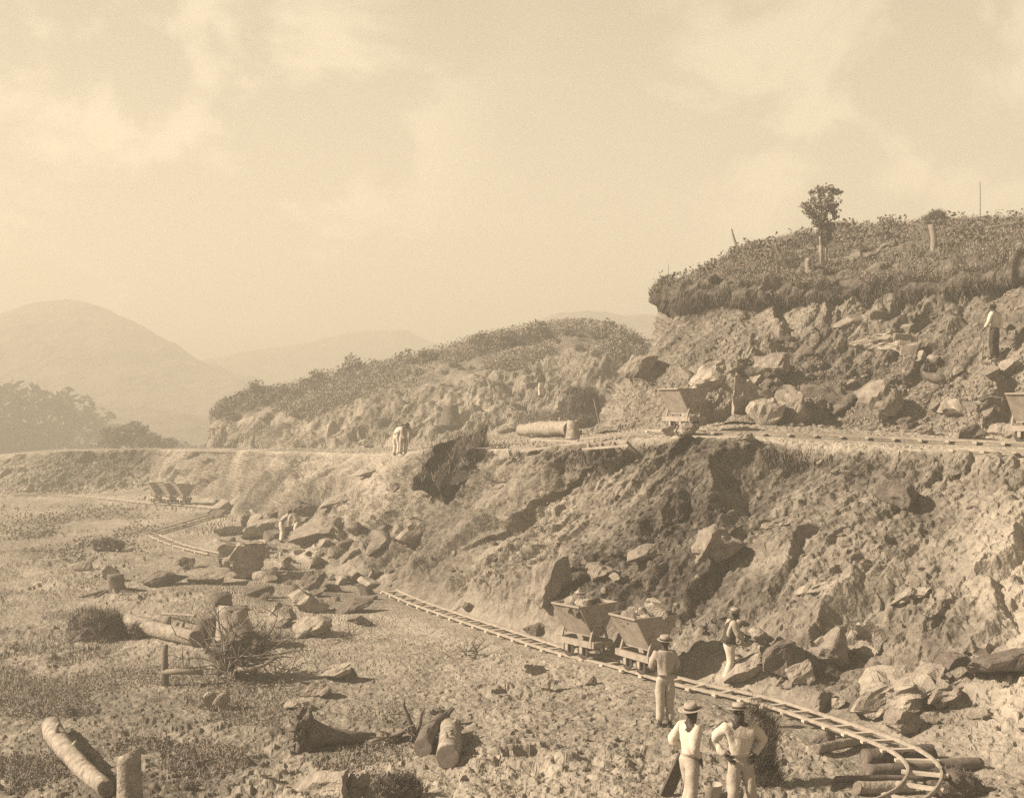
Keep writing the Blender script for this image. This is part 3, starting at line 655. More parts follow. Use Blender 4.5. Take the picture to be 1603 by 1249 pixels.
def blades_np(pts, ht, wd, seed, lean=.5, down=False):
    g = np.random.default_rng(seed); n = len(pts); a = g.random(n) * 6.283
    s = np.stack([np.cos(a), np.sin(a), np.zeros(n)], 1) * np.asarray(wd)[:, None]
    t = g.normal(size=(n, 3)) * lean; t[:, 2] = -1 if down else 1; t /= np.linalg.norm(t, axis=1, keepdims=True); t *= np.asarray(ht)[:, None]
    b = t * .5; b[:, 2] += (.08 * np.asarray(ht)) * (-1 if down else 1)
    V = np.stack([pts - s, pts + s, pts + b + s * .7, pts + b - s * .7], 1); tip = pts + t
    V2 = np.concatenate([V, tip[:, None]], 1).reshape(-1, 3); i = np.arange(n)[:, None] * 5
    F4 = np.concatenate([i + np.array([0, 1, 2, 3]), i + np.array([3, 2, 4, 4])])
    return V2, i, n
def blades(name, pts, ht, wd, m, seed, lean=.5, down=False):
    V, i, n = blades_np(pts, ht, wd, seed, lean, down)
    T = np.concatenate([i + np.array([0, 1, 2]), i + np.array([0, 2, 3]), i + np.array([3, 2, 4])])
    o = link(name, mesh_np(name, V, T), m); o['kind'] = 'stuff'; return o
def leafy(name, pts, size, m, seed):
    V, Q = leaves_np(pts, size, seed); o = link(name, mesh_np(name, V, Q), m); o['kind'] = 'stuff'; return o
rn = lambda n: NPR.random(n)
# weeds of the left foreground
def weed_d(px_, py_, r_, P_g):
    q = vn2(P_g, 1.3, 900); return (r_ > 2) * (r_ < 5) * (py_ > 830) * (px_ > -60) * np.clip((620 - px_) / 420 - (1040 - py_) / 420, 0, 1) * (q > .0)
def vn2(Pg, s, seed): return vnoise(Pg.reshape(-1, 3), s, seed).reshape(Pg.shape[:2])
pts, nn = sample(GT, 17000, weed_d, 71); blades('dry_grass', pts, .07 + .17 * rn(len(pts)) ** 2, .006 + .006 * rn(len(pts)), GRASSM, 72, .7)
pts, nn = sample(GT, 10000, weed_d, 73); pts[:, 2] += .02 + .14 * rn(len(pts)) ** 2; leafy('weeds', pts, .03 + .04 * rn(len(pts)), WEEDM, 74)
pts, nn = sample(GT, 3200, lambda a, b, c, d: (c > 3) * (c < 5) * np.exp(-(((a - 120) / 85) ** 2 + ((b - 835) / 30) ** 2)) * (vn2(d, 2.2, 901) > .05), 75)
pts[:, 2] += .35 * rn(len(pts)) ** 2; leafy('weeds', pts, .10 + .1 * rn(len(pts)), WEEDM, 76)
# turf of the upper hill
def turf_d(px_, py_, r_, P_g): return (r_ > 5.6) * (r_ < 7.6) * (px_ < 1660) * (vn2(P_g, 1.1, 902) > -.1) * (1 + 1.2 * (vn2(P_g, 2.5, 905) > .1))
pts, nn = sample(UT, 60000, turf_d, 77); blades('turf_grass', pts, .10 + .28 * rn(len(pts)) ** 2, .010 + .010 * rn(len(pts)), GRASSM, 78, .8)
pts, nn = sample(UT, 30000, turf_d, 79); pts[:, 2] += .03 + .25 * rn(len(pts)) ** 3; leafy('undergrowth', pts, .05 + .07 * rn(len(pts)), WEEDM, 80)
pts, nn = sample(UT, 5000, lambda a, b, c, d: (c > 6.4) * (c < 7.4) * (a < 1640) * (vn2(d, .8, 903) > .35), 81); pts[:, 2] += .1 + .45 * rn(len(pts)) ** 1.5; leafy('undergrowth', pts, .10 + .12 * rn(len(pts)), SHRUBM, 82)
pts, nn = sample(UT, 12000, lambda a, b, c, d: (c > 4.8) * (c < 6.2) * (a < 1660) * (a > 1050) * 1.0, 83); blades('hanging_roots', pts, (.10 + .45 * rn(len(pts)) ** 2) * (.4 + 1.2 * np.clip(vnoise(pts, 1.3, 11) + .4, 0, 1)), .007 + .007 * rn(len(pts)), THATCH, 84, .5, True)
# growth of the spur hill
pts, nn = sample(MT, 75000, lambda a, b, c, d: (c > 1.9) * (c < 4.3) * (a > 330) * (.12 + (vn2(d, 2.2, 904) > 0) + .6 * (c > 3)) * (c > 1.9 + .8 * (vn2(d, 4, 914) > 0)), 85)
pts[:, 2] += .1 + .8 * rn(len(pts)) ** 1.7; leafy('undergrowth', pts, .09 + .13 * rn(len(pts)), WEEDM, 86)
pts, nn = sample(MT, 15000, lambda a, b, c, d: (c > .6) * (c < 2.4) * (vn2(d, 2.0, 906) > 0), 87)
blades('hanging_roots', pts, .2 + .8 * rn(len(pts)) ** 2, .03 + .02 * rn(len(pts)), GRASSM, 88, .3, True)
pts, nn = sample(GT, 9000, lambda a, b, c, d: (c > 8.4) * (c < 9.2) * (a > 640) * (a < 1500) * (vn2(d, 1.2, 907) > -.1), 89)
blades('hanging_roots', pts, .08 + .3 * rn(len(pts)) ** 2, .007 + .006 * rn(len(pts)), THATCH, 90, .5, True)

# ------------------------------------------------------------------ trees and shrubs
def leaf_cloud(seed, n, cl, rx, rz_, leaf, base=.2):
    g = np.random.default_rng(seed); c = g.normal(size=(cl, 3)); c /= np.linalg.norm(c, axis=1, keepdims=True); c *= g.random((cl, 1)) ** .4
    c[:, 2] = np.abs(c[:, 2]) if base < .5 else c[:, 2]
    cr_ = .22 + .22 * g.random(cl); i = g.integers(0, cl, n); o = g.normal(size=(n, 3)); o /= np.linalg.norm(o, axis=1, keepdims=True); o *= g.random((n, 1)) ** .4
    q = (c[i] * .75 + o * cr_[i][:, None]) * np.array([rx, rx, rz_]); return q, leaf * (.7 + .8 * g.random(n)), c * .7 * np.array([rx, rx, rz_])
def shrub_proto(seed, n=900, cl=16, rx=1, rz_=1, leaf=.16):
    q, s, c = leaf_cloud(seed, n, cl, rx, rz_, leaf); V, Q = leaves_np(q, s, seed)
    bm = bmesh.new(); r = random.Random(seed)
    for k in range(6):
        e = Vector(c[k]); tube(bm, [(r.uniform(-.1, .1), r.uniform(-.1, .1), -.3), e * .5 + Vector((0, 0, .1)), e], [.05, .035, .012], 5)
    return mesh_np('foliage', V, Q), bm_mesh('stems', bm)
SH = [shrub_proto(s) for s in (1, 2, 3, 4)]
for a, b in SH: a.materials.append(SHRUBM); b.materials.append(ROOT)
def place_shrub(k, loc, s, label, group=None, name='shrub', sz=1.0, cat='shrub'):
    e = empty(name, loc, k * 1.7); e.scale = (s, s, s * sz); tag(e, label, cat, group)
    link('foliage', SH[k % 4][0], parent=e); link('stem', SH[k % 4][1], parent=e); return e
crest = [(x, y) for x, y in zip(pxm, [652, 645, 624, 612, 588, 572, 548, 536, 518, 512, 522, 541, 560, 590, 625])]
cx_, cy_ = zip(*crest)
r = random.Random(3)
for i in range(60):
    x = 345 + i * 12 + r.uniform(-6, 6)
    if x > 1022: break
    y = np.interp(x, cx_, cy_) + r.uniform(1, 12); g = at(x, y + 4); sp = r.choice((8, 10, 13, 19, 27)); s = sp * r.uniform(.8, 1.15) * g.y / F
    place_shrub(i, g + Vector((0, 0, s * .12)), s, ('low ' if sp < 11 else 'tall ' if sp > 16 else 'middling ') + 'bushy shrub in the row along the skyline of the spur hill', 'shrubs along the spur skyline', sz=r.uniform(.7, 1.2))
for (x, y, w, lab) in ((385, 636, 26, 'dark round bush near the left end of the spur hill'), (556, 588, 36, 'broad dark bush on the spur skyline, largest on the left half'),
                       (755, 542, 24, 'pointed dark bush on the middle of the spur skyline'), (362, 655, 18, 'small bush hanging over the left tip of the spur hill'),
                       (640, 570, 26, 'loose feathery bush between the broad dark bush and the pointed one')):
    g = at(x, y); place_shrub(int(x), g, w * g.y / F, lab, sz=.95)
for i in range(26):
    x = r.uniform(400, 1000); y = np.interp(x, cx_, cy_) + r.uniform(14, 45); g = at(x, y); s = r.uniform(6, 12) * g.y / F
    place_shrub(i, g, s, 'low shrub on the slope below the spur skyline', 'low shrubs on the spur slope')
TP = []
for s in (11, 12, 13):
    q, sz, c = leaf_cloud(s, 1800, 22, 1, .85, .17, 1); q[:, 2] += 1.2; c = c + np.array([0, 0, 1.2]); V, Q = leaves_np(q, sz, s)
    bm = bmesh.new()
    tube(bm, [(0, 0, -.2), (.05, 0, .5), (0, .03, 1.2)], [.09, .07, .05], 7)
    for k in range(7): tube(bm, [(0, 0, .5 + .08 * k), Vector(c[k]) * .6 + Vector((0, 0, .35)), c[k]], [.045, .03, .012], 5)
    a = mesh_np('crown', V, Q); b = bm_mesh('trunk', bm); a.materials.append(SHRUBM); b.materials.append(ROOT); TP.append((a, b))
def tree(k, loc, s, label, group=None, w=1):
    e = empty('tree', loc, k * 2.1); e.scale = (s * w, s * w, s); tag(e, label, 'tree', group)
    link('crown', TP[k % 3][0], parent=e); link('trunk', TP[k % 3][1], parent=e); return e
for i in range(30):
    x = -60 + i * 13.5 + r.uniform(-6, 6); d = r.uniform(165, 215); top = np.interp(x, [-60, 0, 50, 80, 110, 170, 200, 240, 330, 360], [590, 592, 596, 628, 640, 655, 668, 682, 690, 694]) + r.uniform(-4, 12)
    X = (x - CX) / F * d; z0 = drop(X, d); ht = PZ(top, d) - z0
    tree(i, (X, d, z0), ht / 2.05, 'hazy tree of the far wood beyond the bench at the left border', 'far trees at the left border', 1.3)
for i, (x, y0, y1, d, lab) in enumerate(((205, 704, 652, 120, 'darker spreading tree standing over the left end of the bench'), (178, 706, 666, 125, 'low tree left of the darker spreading tree'),
                                        (262, 704, 682, 125, 'small round tree between the spreading tree and the spur hill'), (235, 706, 672, 118, 'small tree touching the right side of the spreading tree'))):
    X = (x - CX) / F * d; z0 = drop(X, d); tree(i, (X, d, z0), (PZ(y1, d) - z0) / 2.05, lab, None, 1.25)

# ------------------------------------------------------------------ logs, stumps, roots
def wander(a, b, n, amp, r):
    a, b = Vector(a), Vector(b); return [a.lerp(b, t / n) + (Vector((r.uniform(-1, 1), r.uniform(-1, 1), r.uniform(-1, 1))) * amp * math.sin(math.pi * t / n) if 0 < t < n else Vector()) for t in range(n + 1)]
def roughen(me, amp, size, seed, axis=None):
    co = np.empty(len(me.vertices) * 3); me.vertices.foreach_get('co', co); co = co.reshape(-1, 3); no = np.empty(len(co) * 3); me.vertices.foreach_get('normal', no); no = no.reshape(-1, 3)
    q = co.copy()
    if axis is not None: ax = np.array(Vector(axis).normalized()); q = q - np.outer(q @ ax, ax) * .65
    co = co + no * (amp * fbm(q + seed * 3.7, size, 3, seed, .6))[:, None]; me.vertices.foreach_set('co', co.ravel()); me.update()
def log(a, b, r0, r1, label, m, seed=1, name='log', cut=(True, True), amp=.02, cat='log', seg=14):
    r = random.Random(seed); a, b = Vector(a), Vector(b); n = max(8, int((b - a).length / .07)); e = empty(name, a); tag(e, label, cat)
    bend = Vector((r.uniform(-1, 1), r.uniform(-1, 1), r.uniform(-.3, .6))) * amp * 1.5
    pts = [a.lerp(b, i / n) - a + bend * math.sin(math.pi * i / n) for i in range(n + 1)]; rad = [(r0 + (r1 - r0) * i / n) for i in range(n + 1)]
    bm = bmesh.new(); rgs = tube(bm, pts, rad, seg); d = (pts[-1] - pts[0]).normalized(); nds = []
    for rg_, p_ in ((rgs[0], pts[0]), (rgs[-1], pts[-1])):
        nd = (d + d.orthogonal().normalized() * r.uniform(-.35, .35) + d.cross(d.orthogonal()).normalized() * r.uniform(-.35, .35)).normalized(); nds.append(nd)
        for v in rg_: v.co -= d * ((v.co - p_).dot(nd) / d.dot(nd))
    me = bm_mesh('bark', bm, True); roughen(me, min(r0, r1) * .34, max(.3, r0 * 2.2), seed, b - a); link('bark', me, m, e)
    if min(r0, r1) > .11 and cat != 'stump':
        for k in range(3):
            t = r.uniform(.15, .85); q = pts[int(t * n)]; sd2 = (d.orthogonal().normalized() * r.uniform(-1, 1) + Vector((0, 0, r.uniform(.2, 1)))).normalized(); L_ = r0 * r.uniform(1.15, 1.6)
            bm = bmesh.new(); tube(bm, [q, q + sd2 * L_ * .8, q + sd2 * L_ + d * .02], [r0 * .34, r0 * .22, r0 * .16], 7); link('branch_stub', bm_mesh('branch_stub', bm, True), m, e)
    for f, p_, rr_, sg, d in ((cut[0], pts[0], rad[0], -1, nds[0]), (cut[1], pts[-1], rad[-1], 1, nds[1])):
        if f:
            bm = bmesh.new(); M = Matrix.Translation(p_ + d * sg * .004) @ d.to_track_quat('Z', 'Y').to_matrix().to_4x4()
            lathe(bm, [(rr_ * .97, -.006), (rr_ * .95, .004), (rr_ * .5, .007), (.01, .004)] if sg > 0 else [(.01, -.004), (rr_ * .5, -.007), (rr_ * .95, -.004), (rr_ * .97, .006)], 14, M)
            link('cut_end', bm_mesh('cut_end', bm), CUTWOOD, e)
    return e
def gl(px_, py_, up): return at(px_, py_) + Vector((0, 0, up))
def rayz(px_, py_, d): return P3(px_, py_, d)
log(gl(700, 1202, .19), gl(704, 1152, .17) + Vector((0, .0, 0)), .195, .17, 'pale log with dark hollow cut end facing the viewer', PALEBARK, 2)
log(gl(662, 1184, .15), gl(690, 1138, .16), .17, .13, 'dark gnarled log left of the pale hollow log', ROOT, 3, amp=.05)
rock(690, 1135, 34, 30, 'dark upturned root stock at the head of the two short logs', BARK, name='root_stock', rough=1.4, cat='root stock')
log(gl(200, 985, .22), gl(308, 1012, .2), .23, .20, 'long pale log left of the tree stumps', PALEBARK, 4, amp=.07)
log(gl(190, 978, .16), gl(262, 985, .16) + Vector((0, .3, 0)), .16, .14, 'thinner pale log behind the long pale log', PALEBARK, 5)
log(gl(255, 966, .1), gl(306, 984, .35), .045, .04, 'thin bare pole resting behind the stumps', DRYSTICK, 6)
log(gl(80, 1150, .16), gl(165, 1250, .16), .19, .12, 'pale fallen trunk in the weeds at the lower left corner', PALEBARK, 7, amp=.12)
g = at(206, 1262); log(g + Vector((0, 0, -.1)), g + Vector((-.03, 0, PZ(1178, g.y) - g.z)), .215, .175, 'upright trunk stump with rounded top at the lower left border', PALEBARK, 8, name='trunk_stump', cat='stump', cut=(False, True))
g = at(258, 1072); log(g, g + Vector((-.02, .1, PZ(1012, g.y) - g.z)), .09, .07, 'slim dark post standing left of the root tangle', ROOT, 9, name='post', cat='post', amp=.05)
def stump(x, y, w, h, label, m=BARK, roots=7, seed=1, spread=2.0, flare=1.35):
    g = at(x, y); s = g.y / F; r = random.Random(seed); e = empty('tree_stump', g); tag(e, label, 'stump'); rad = w * s / 2; H = h * s
    bm = bmesh.new(); tube(bm, [(0, 0, -.1), (0, 0, H * .15), (.02, 0, H * .5), (.03, 0, H)], [rad * flare * 1.15, rad * 1.15, rad * .9, rad * .85], 20)
    bmesh.ops.subdivide_edges(bm, edges=[ed for ed in bm.edges if abs(ed.verts[0].co.z - ed.verts[1].co.z) > H * .1], cuts=6); me = bm_mesh('trunk', bm, True); roughen(me, rad * .38, rad * .8, seed, (0, 0, 1)); link('trunk', me, m, e)
    bm = bmesh.new(); lathe(bm, [(rad * .74, H - .02), (rad * .7, H + .02), (rad * .4, H + .04), (.01, H + .012)], 14, Matrix.Translation((.03, 0, 0))); link('cut_end', bm_mesh('cut_end', bm), CUTWOOD, e)
    for k in range(roots):
        a = k * 6.283 / roots + r.uniform(-.3, .3); L = rad * spread * r.uniform(.8, 1.3); bm = bmesh.new()
        tube(bm, [(math.cos(a) * rad * .5, math.sin(a) * rad * .5, H * .3), (math.cos(a) * rad * 1.2, math.sin(a) * rad * 1.2, H * .1), (math.cos(a + .2) * L, math.sin(a + .2) * L, -.04)], [rad * .3, rad * .2, rad * .07], 7, wob=.1, rnd=r)
        link('root', bm_mesh('root', bm, True), m, e)
    return e
stump(366, 1010, 50, 58, 'tall cut stump with light left side behind the root tangle', PALEBARK, 6, 3)
stump(322, 1005, 36, 38, 'shorter dark stump left of the tall cut stump', BARK, 5, 4)
stump(180, 926, 26, 26, 'small spidery stump with spreading roots on the open ground', ROOT, 9, 5, 4.2)
stump(705, 663, 26, 28, 'dark cut stump on the bench at the spur foot', BARK, 4, 6, 1.6)
# lying trunk with flared butt
g = at(492, 1168); s = g.y / F; e = empty('felled_trunk', g); e.scale = (.95, .85, .68); tag(e, 'dark felled trunk with a broad flared butt tapering towards the branches', 'log')
bm = bmesh.new(); L = 100 * s; tube(bm, [(-.24, -.25, .40), (-.12, -.15, .38), (.05, -.05, .32), (.3, .05, .24), (.6, .15, .19), (L * .98, .28, .14)], [.44, .42, .35, .24, .18, .12], 20, wob=.10, rnd=random.Random(8)); link('bark', bm_mesh('bark', bm, True), ROOT, e)
V, Fc = chisel(88, 4, 1, .95, .99); V = V * np.array([.42, .95, .98]); V += V * (1.0 * fbm(V, .3, 4, 3, .6))[:, None]; V += np.array([-.2, -.2, .44])
link('root_plate', mesh_np('root_plate', V, Fc), THATCH, e)
for k in range(16):
    a_ = k * .393; bm = bmesh.new(); q = Vector((-.28, -.2 + .42 * math.cos(a_), .44 + .42 * math.sin(a_))); tube(bm, [(-.18, -.2, .44), q, q + Vector((-.1, .2 * math.cos(a_), .18 * math.sin(a_)))], [.06, .035, .01], 6, wob=.1, rnd=RND); link('root', bm_mesh('root', bm, True), ROOT, e)
def branchy(base, seed, n, L, r0, label, name, cat, m=ROOT, up=.4, part='branch', sp=1.0, twig=2):
    r = random.Random(seed); e = empty(name, base); tag(e, label, cat)
    for k in range(n):
        a = r.uniform(0, 6.283); el = r.uniform(-.15, 1) * up * 1.6; l = L * r.uniform(.5, 1.1); d = Vector((math.cos(a) * sp, math.sin(a) * sp * .7, el)).normalized()
        st = Vector((r.uniform(-.25, .25), r.uniform(-.2, .2), r.uniform(0, .2))) * L; pts = [st]; q = st.copy()
        for t in range(6):
            d = (d + Vector((r.uniform(-1, 1), r.uniform(-1, 1), r.uniform(-.8, .7))) * .33).normalized(); q = q + d * l / 6; q.z = max(q.z, .01); pts.append(q.copy())
        rr_ = r0 * r.uniform(.5, 1.1); bm = bmesh.new(); tube(bm, pts, [rr_ * (1 - .14 * t) for t in range(7)], 6, wob=.12, rnd=r)
        for w in range(twig):
            b0 = pts[r.randint(2, 5)]; dd = Vector((r.uniform(-1, 1), r.uniform(-1, 1), r.uniform(-.3, 1))).normalized() * l * .35
            tube(bm, [b0, b0 + dd * .5 + Vector((0, 0, .02)), b0 + dd], [rr_ * .4, rr_ * .3, rr_ * .12], 5)
        link(part, bm_mesh(part, bm, True), m, e)
    return e
# root tangle
g = at(372, 1062); e = branchy(g + Vector((0, .1, .25)), 21, 62, 1.35, .042, 'tangled mass of torn up roots in front of the tall cut stump', 'root_tangle', 'root tangle', ROOT, .8, 'root', .8)
ex = branchy(g + Vector((0, -.15, .2)), 121, 34, 1.45, .030, 'x', 'x', 'x', DRYSTICK, .7, 'root', .9)
for ch in list(ex.children): ch.parent = e; ch.location = Vector((0, -.25, -.05))
bpy.data.objects.remove(ex)
V, Fc = chisel(77, 4, 1, .95, .99); V = V * np.array([1.15, .75, .75]); V += V * (1.1 * fbm(V, .35, 4, 3, .6))[:, None]; V[:, 2] += .34
link('root_ball', mesh_np('root_ball', V, Fc), BARK, e)
pts = [Vector((.1, -.75, .12)), Vector((.4, -.8, .10)), Vector((.7, -.72, .18)), Vector((1.0, -.6, .34))]
bm = bmesh.new(); tube(bm, pts, [.05, .05, .045, .03], 8, wob=.1, rnd=RND); link('root', bm_mesh('root', bm, True), DRYSTICK, e)
bm = bmesh.new(); tube(bm, [(-1.5, -.8, .06), (-1.1, -.82, .07), (-.6, -.85, .06)], [.07, .06, .05], 8, wob=.1, rnd=RND); link('root', bm_mesh('root', bm, True), DRYSTICK, e)
branchy(at(425, 1012) + Vector((0, .2, .05)), 22, 26, .95, .016, 'pile of thin dark brushwood right of the tall stump', 'brushwood', 'brushwood', ROOT, .5)
branchy(at(540, 1000), 23, 26, .9, .013, 'low heap of dark brushwood beside the sharp edged slab', 'brushwood', 'brushwood', ROOT, .35)
branchy(at(738, 1026), 24, 12, .62, .022, 'gnarled root snag on the ground below the rails', 'root_snag', 'root snag', BARK, 1.0, 'root')
branchy(at(700, 1030), 25, 9, .75, .009, 'thin bare twigs left of the gnarled root snag', 'twigs', 'twigs', DRYSTICK, .25)
branchy(at(630, 1158), 26, 12, .85, .05, 'heap of bleached forked branches between the felled trunk and the short logs', 'branch_heap', 'branches', ROOT, .30, sp=1.2)
g = at(645, 1160); e = empty('forked_branch', g); tag(e, 'upright bleached branch forking from the branch heap', 'branch'); s = g.y / F
bm = bmesh.new(); tube(bm, [(0, 0, 0), (.04, .02, .18), (-.06, .04, .4), (-.16, .05, .66), (-.14, .05, .82)], [.07, .055, .045, .03, .018], 7, wob=.1, rnd=RND); link('limb', bm_mesh('limb', bm, True), ROOT, e)
bm = bmesh.new(); tube(bm, [(.04, .02, .1), (.14, .03, .3), (.17, .03, .5), (.24, .03, .62)], [.055, .045, .03, .015], 7, wob=.1, rnd=RND); link('limb', bm_mesh('limb', bm, True), ROOT, e)
log(gl(578, 1168, .06), gl(650, 1150, .1), .055, .04, 'long bleached pole lying along the branch heap', DRYSTICK, 31, amp=.04)
def heap(x, y, w, h, label, m, seed, name='brush_heap', blade=None, dep=.7, cat='brush heap', nb=2200, bl=.25, bw_=.008, lumps=.35, d=None):
    g = at(x, y) if d is None else Vector(((x - CX) / F * d, d, drop((x - CX) / F * d, d))); s = g.y / F; e = empty(name, g + Vector((0, w * s * dep * .25, 0))); tag(e, label, cat)
    V, Fc = chisel(seed, 4, 3, .7, .95); V = V * np.array([w * s, w * s * dep, h * s * 1.25]); q = V + seed
    V += (V / (np.linalg.norm(V, axis=1, keepdims=True) + 1e-6)) * (lumps * h * s * fbm(q, h * s * .5, 3, seed))[:, None]; V[:, 2] += h * s * .38
    link('mass', mesh_np('mass', V, Fc), m, e)
    gq = np.random.default_rng(seed); t = Fc[gq.integers(0, len(Fc), nb)]; p_ = V[t].mean(1)
    Vb, i, n_ = blades_np(p_, bl * (.4 + gq.random(nb)), bw_ * (.6 + gq.random(nb)), seed, .9); T = np.concatenate([i + np.array([0, 1, 2]), i + np.array([0, 2, 3]), i + np.array([3, 2, 4])])
    o = link('straw', mesh_np('straw', Vb, T), blade or THATCH, e); o['kind'] = 'stuff'; return e
heap(150, 1000, 84, 38, 'dark grassy hummock left of the long pale log', THATCH, 5)
heap(622, 1250, 76, 30, 'grassy hummock at the lower border left of the middle', THATCH, 6, bl=.12)
heap(1195, 1228, 66, 88, 'shaggy heap of dead brushwood behind the two front men', BARK, 7, nb=5200, bl=.30, bw_=.005, lumps=.6)
heap(870, 668, 130, 26, 'long mound of dead straw behind the bench log', THATCH, 8, bl=.3, bw_=.015, d=60)
heap(903, 664, 62, 72, 'tall dark bush heap behind the straw mound', BARK, 9, nb=3500, bl=.4, bw_=.015, d=62)
heap(1500, 1248, 90, 40, 'dark earth clod beyond the end of the rail curve', BARK, 10, nb=800, bl=.08, cat='earth clod', name='earth_clod')
heap(168, 862, 40, 12, 'small dark tuft on the pale far ground', THATCH, 12, bl=.25, bw_=.02)
heap(135, 690, 50, 18, 'faint bush at the left end of the bench', SHRUBM, 13, bl=.5, bw_=.05)
# big overhanging clod of turf at the bench edge
rock(715, 768, 136, 100, 'huge dark clod of turf and roots overhanging the middle of the cutting', mat('root soil in painted shade', .035, .08, scale=4, bump=.03, bscale=20), seed=3, planes=3, name='turf_clod', rough=2.2, tilt=22, dep=.55, cat='turf clod', sink=.05)  # soil colour darkened all over to stand in for the overhang's shade
cl = bpy.data.objects['turf_clod']; Vc = np.array([v.co[:] for v in cl.data.vertices]); sel = Vc[Vc[:, 2] > np.percentile(Vc[:, 2], 12)]
gq = np.random.default_rng(4); pb = sel[gq.integers(0, len(sel), 5000)] + gq.normal(size=(5000, 3)) * .05
Vb, i, n_ = blades_np(pb, .12 + .3 * gq.random(5000), .007 + .006 * gq.random(5000), 5, .8); T = np.concatenate([i + np.array([0, 1, 2]), i + np.array([0, 2, 3]), i + np.array([3, 2, 4])])
o = link('grass', mesh_np('grass', Vb, T), GRASSM, cl); o['kind'] = 'stuff'
branchy(at(782, 745) + Vector((0, -.1, .9)), 27, 10, 1.0, .03, 'torn root stock hanging right of the huge turf clod', 'hanging_root', 'hanging roots', DRYSTICK, -.9, 'root', .3)
log(gl(815, 684, .3), gl(893, 684, .32), .26, .28, 'thick pale log on the bench behind the loose track frame', PALEBARK, 33, amp=.06)
log(gl(780, 682, .2), gl(835, 676, .25), .14, .16, 'low pale log left end of the thick bench log', PALEBARK, 34, amp=.08)
g = gl(898, 688, .0); log(g + Vector((0, 0, -.05)), g + Vector((0, .05, .55)), .26, .20, 'dark sided upright butt at the right end of the bench log', PALEBARK, 35, name='log_butt', cat='log')
a = Vector(((942 - CX) / F * 58, 58, drop((942 - CX) / F * 58, 58))); log(a, P3(930, 626, a.y + .4), .04, .035, 'pole leaning on the tall dark bush heap', ROOT, 36, name='pole', cat='pole', cut=(False, False))
# logs under the end of the curve
log(gl(1278, 1180, .08), gl(1352, 1164, .10), .085, .09, 'short pole lying under the start of the log crib', PALEBARK, 41)
rock(1290, 1166, 36, 22, 'dark wooden block on the ground behind the short pole', BARK, name='wood_block', planes=5, cat='wood block')
log(gl(1353, 1204, .17), gl(1460, 1192, .16), .16, .14, 'thick log under the rails, farthest of the log crib', BARK, 42)
log(gl(1358, 1216, .10), gl(1535, 1203, .10), .115, .09, 'long smooth log under the rails reaching farthest right', ROOT, 43)
log(gl(1308, 1224, .05), gl(1482, 1226, .07), .05, .05, 'thin pole across the log crib under the rails', ROOT, 44)
log(gl(1342, 1243, .1), gl(1430, 1240, .1), .11, .10, 'stout pale log nearest the viewer in the log crib', PALEBARK, 45)
log(gl(1480, 1247, .03), gl(1512, 1238, .05), .018, .018, 'short bleached stick right of the rail curve', DRYSTICK, 46, name='stick', cat='stick')
log(gl(1215, 1075, .03), gl(1242, 1052, .2), .03, .02, 'short plank end leaning on the talus over the rails', DRYSTICK, 47, name='stick', cat='stick')
# snags on the upper hill
def snag(x, y, tx, ty, r0, r1, label, m=DRYSTICK, seed=1, amp=.05, cat='dead trunk'):
    g = at(x, y); return log(g + Vector((0, 0, -.2)), P3(tx, ty, g.y), r0, r1, label, m, seed, name='dead_trunk', cut=(False, False), amp=amp, cat=cat, seg=8)
snag(1161, 398, 1145, 358, .10, .03, 'bare leaning snag on the left shoulder of the upper hill', seed=51)
snag(1052, 440, 1046, 415, .14, .07, 'short broken snag at the overhanging tip of the upper hill', seed=52)
snag(1337, 368, 1334, 342, .10, .07, 'slim dead stub on the skyline right of the lone tree', seed=53)
snag(1460, 392, 1457, 352, .14, .11, 'pale dead trunk on the right part of the upper hill', seed=54)
snag(1270, 425, 1266, 405, .16, .10, 'broken stub left of the lone tree\'s foot', seed=55)
snag(1534, 350, 1534, 284, .03, .018, 'tall thin pole on the skyline near the right border', seed=56, amp=.01, cat='pole')
snag(1229, 402, 1214, 380, .12, .06, 'dark snag between the leaning snag and the lone tree', ROOT, 57)
log(gl(1515, 372, .15), gl(1640, 352, .2), .10, .13, 'long bleached fallen trunk on the hilltop at the right border', PALEBARK, 58, amp=.1)
g = at(1505, 340); heap(1468, 352, 30, 18, 'round dark tuft on the skyline over the pale dead trunk', THATCH, 14, bl=.3, bw_=.02)
# lone tree
g = at(1290, 420); e = empty('lone_tree', g); tag(e, 'lone feathery tree with two thin trunks on the upper hill', 'tree'); s = g.y / F; d0 = g.y
for dx, tx in ((-4, -6), (3, 0)):
    bm = bmesh.new(); tube(bm, [(dx * s, 0, -.2), (dx * s, .05, 30 * s), (tx * s, 0, 60 * s), ((tx - 3) * s, 0, 105 * s)], [.085, .075, .06, .03], 8, wob=.08, rnd=RND); link('trunk', bm_mesh('trunk', bm, True), PALEBARK, e)
Q = []; S_ = []
for (cx2, cy2, rx2, rz2, n_) in ((-8, 112, 30, 17, 520), (10, 98, 24, 15, 360), (-16, 86, 22, 15, 360), (-2, 74, 20, 17, 330), (2, 58, 17, 17, 330), (2, 44, 13, 12, 200), (14, 121, 20, 9, 170), (-26, 100, 15, 9, 120), (20, 84, 10, 10, 80)):
    q, sz, c = leaf_cloud(int(cx2 + 99), n_, 12, rx2 * s * 1.0, rz2 * s * 1.2, .11, 1); q += np.array([cx2 * s, 0, cy2 * s]); Q.append(q); S_.append(sz)
    bm = bmesh.new(); tube(bm, [(-3 * s, 0, min(cy2, 80) * s * .8), (cx2 * s * .6, 0, cy2 * s * .9), (cx2 * s, 0, cy2 * s)], [.035, .025, .012], 5); link('limb', bm_mesh('limb', bm), ROOT, e)
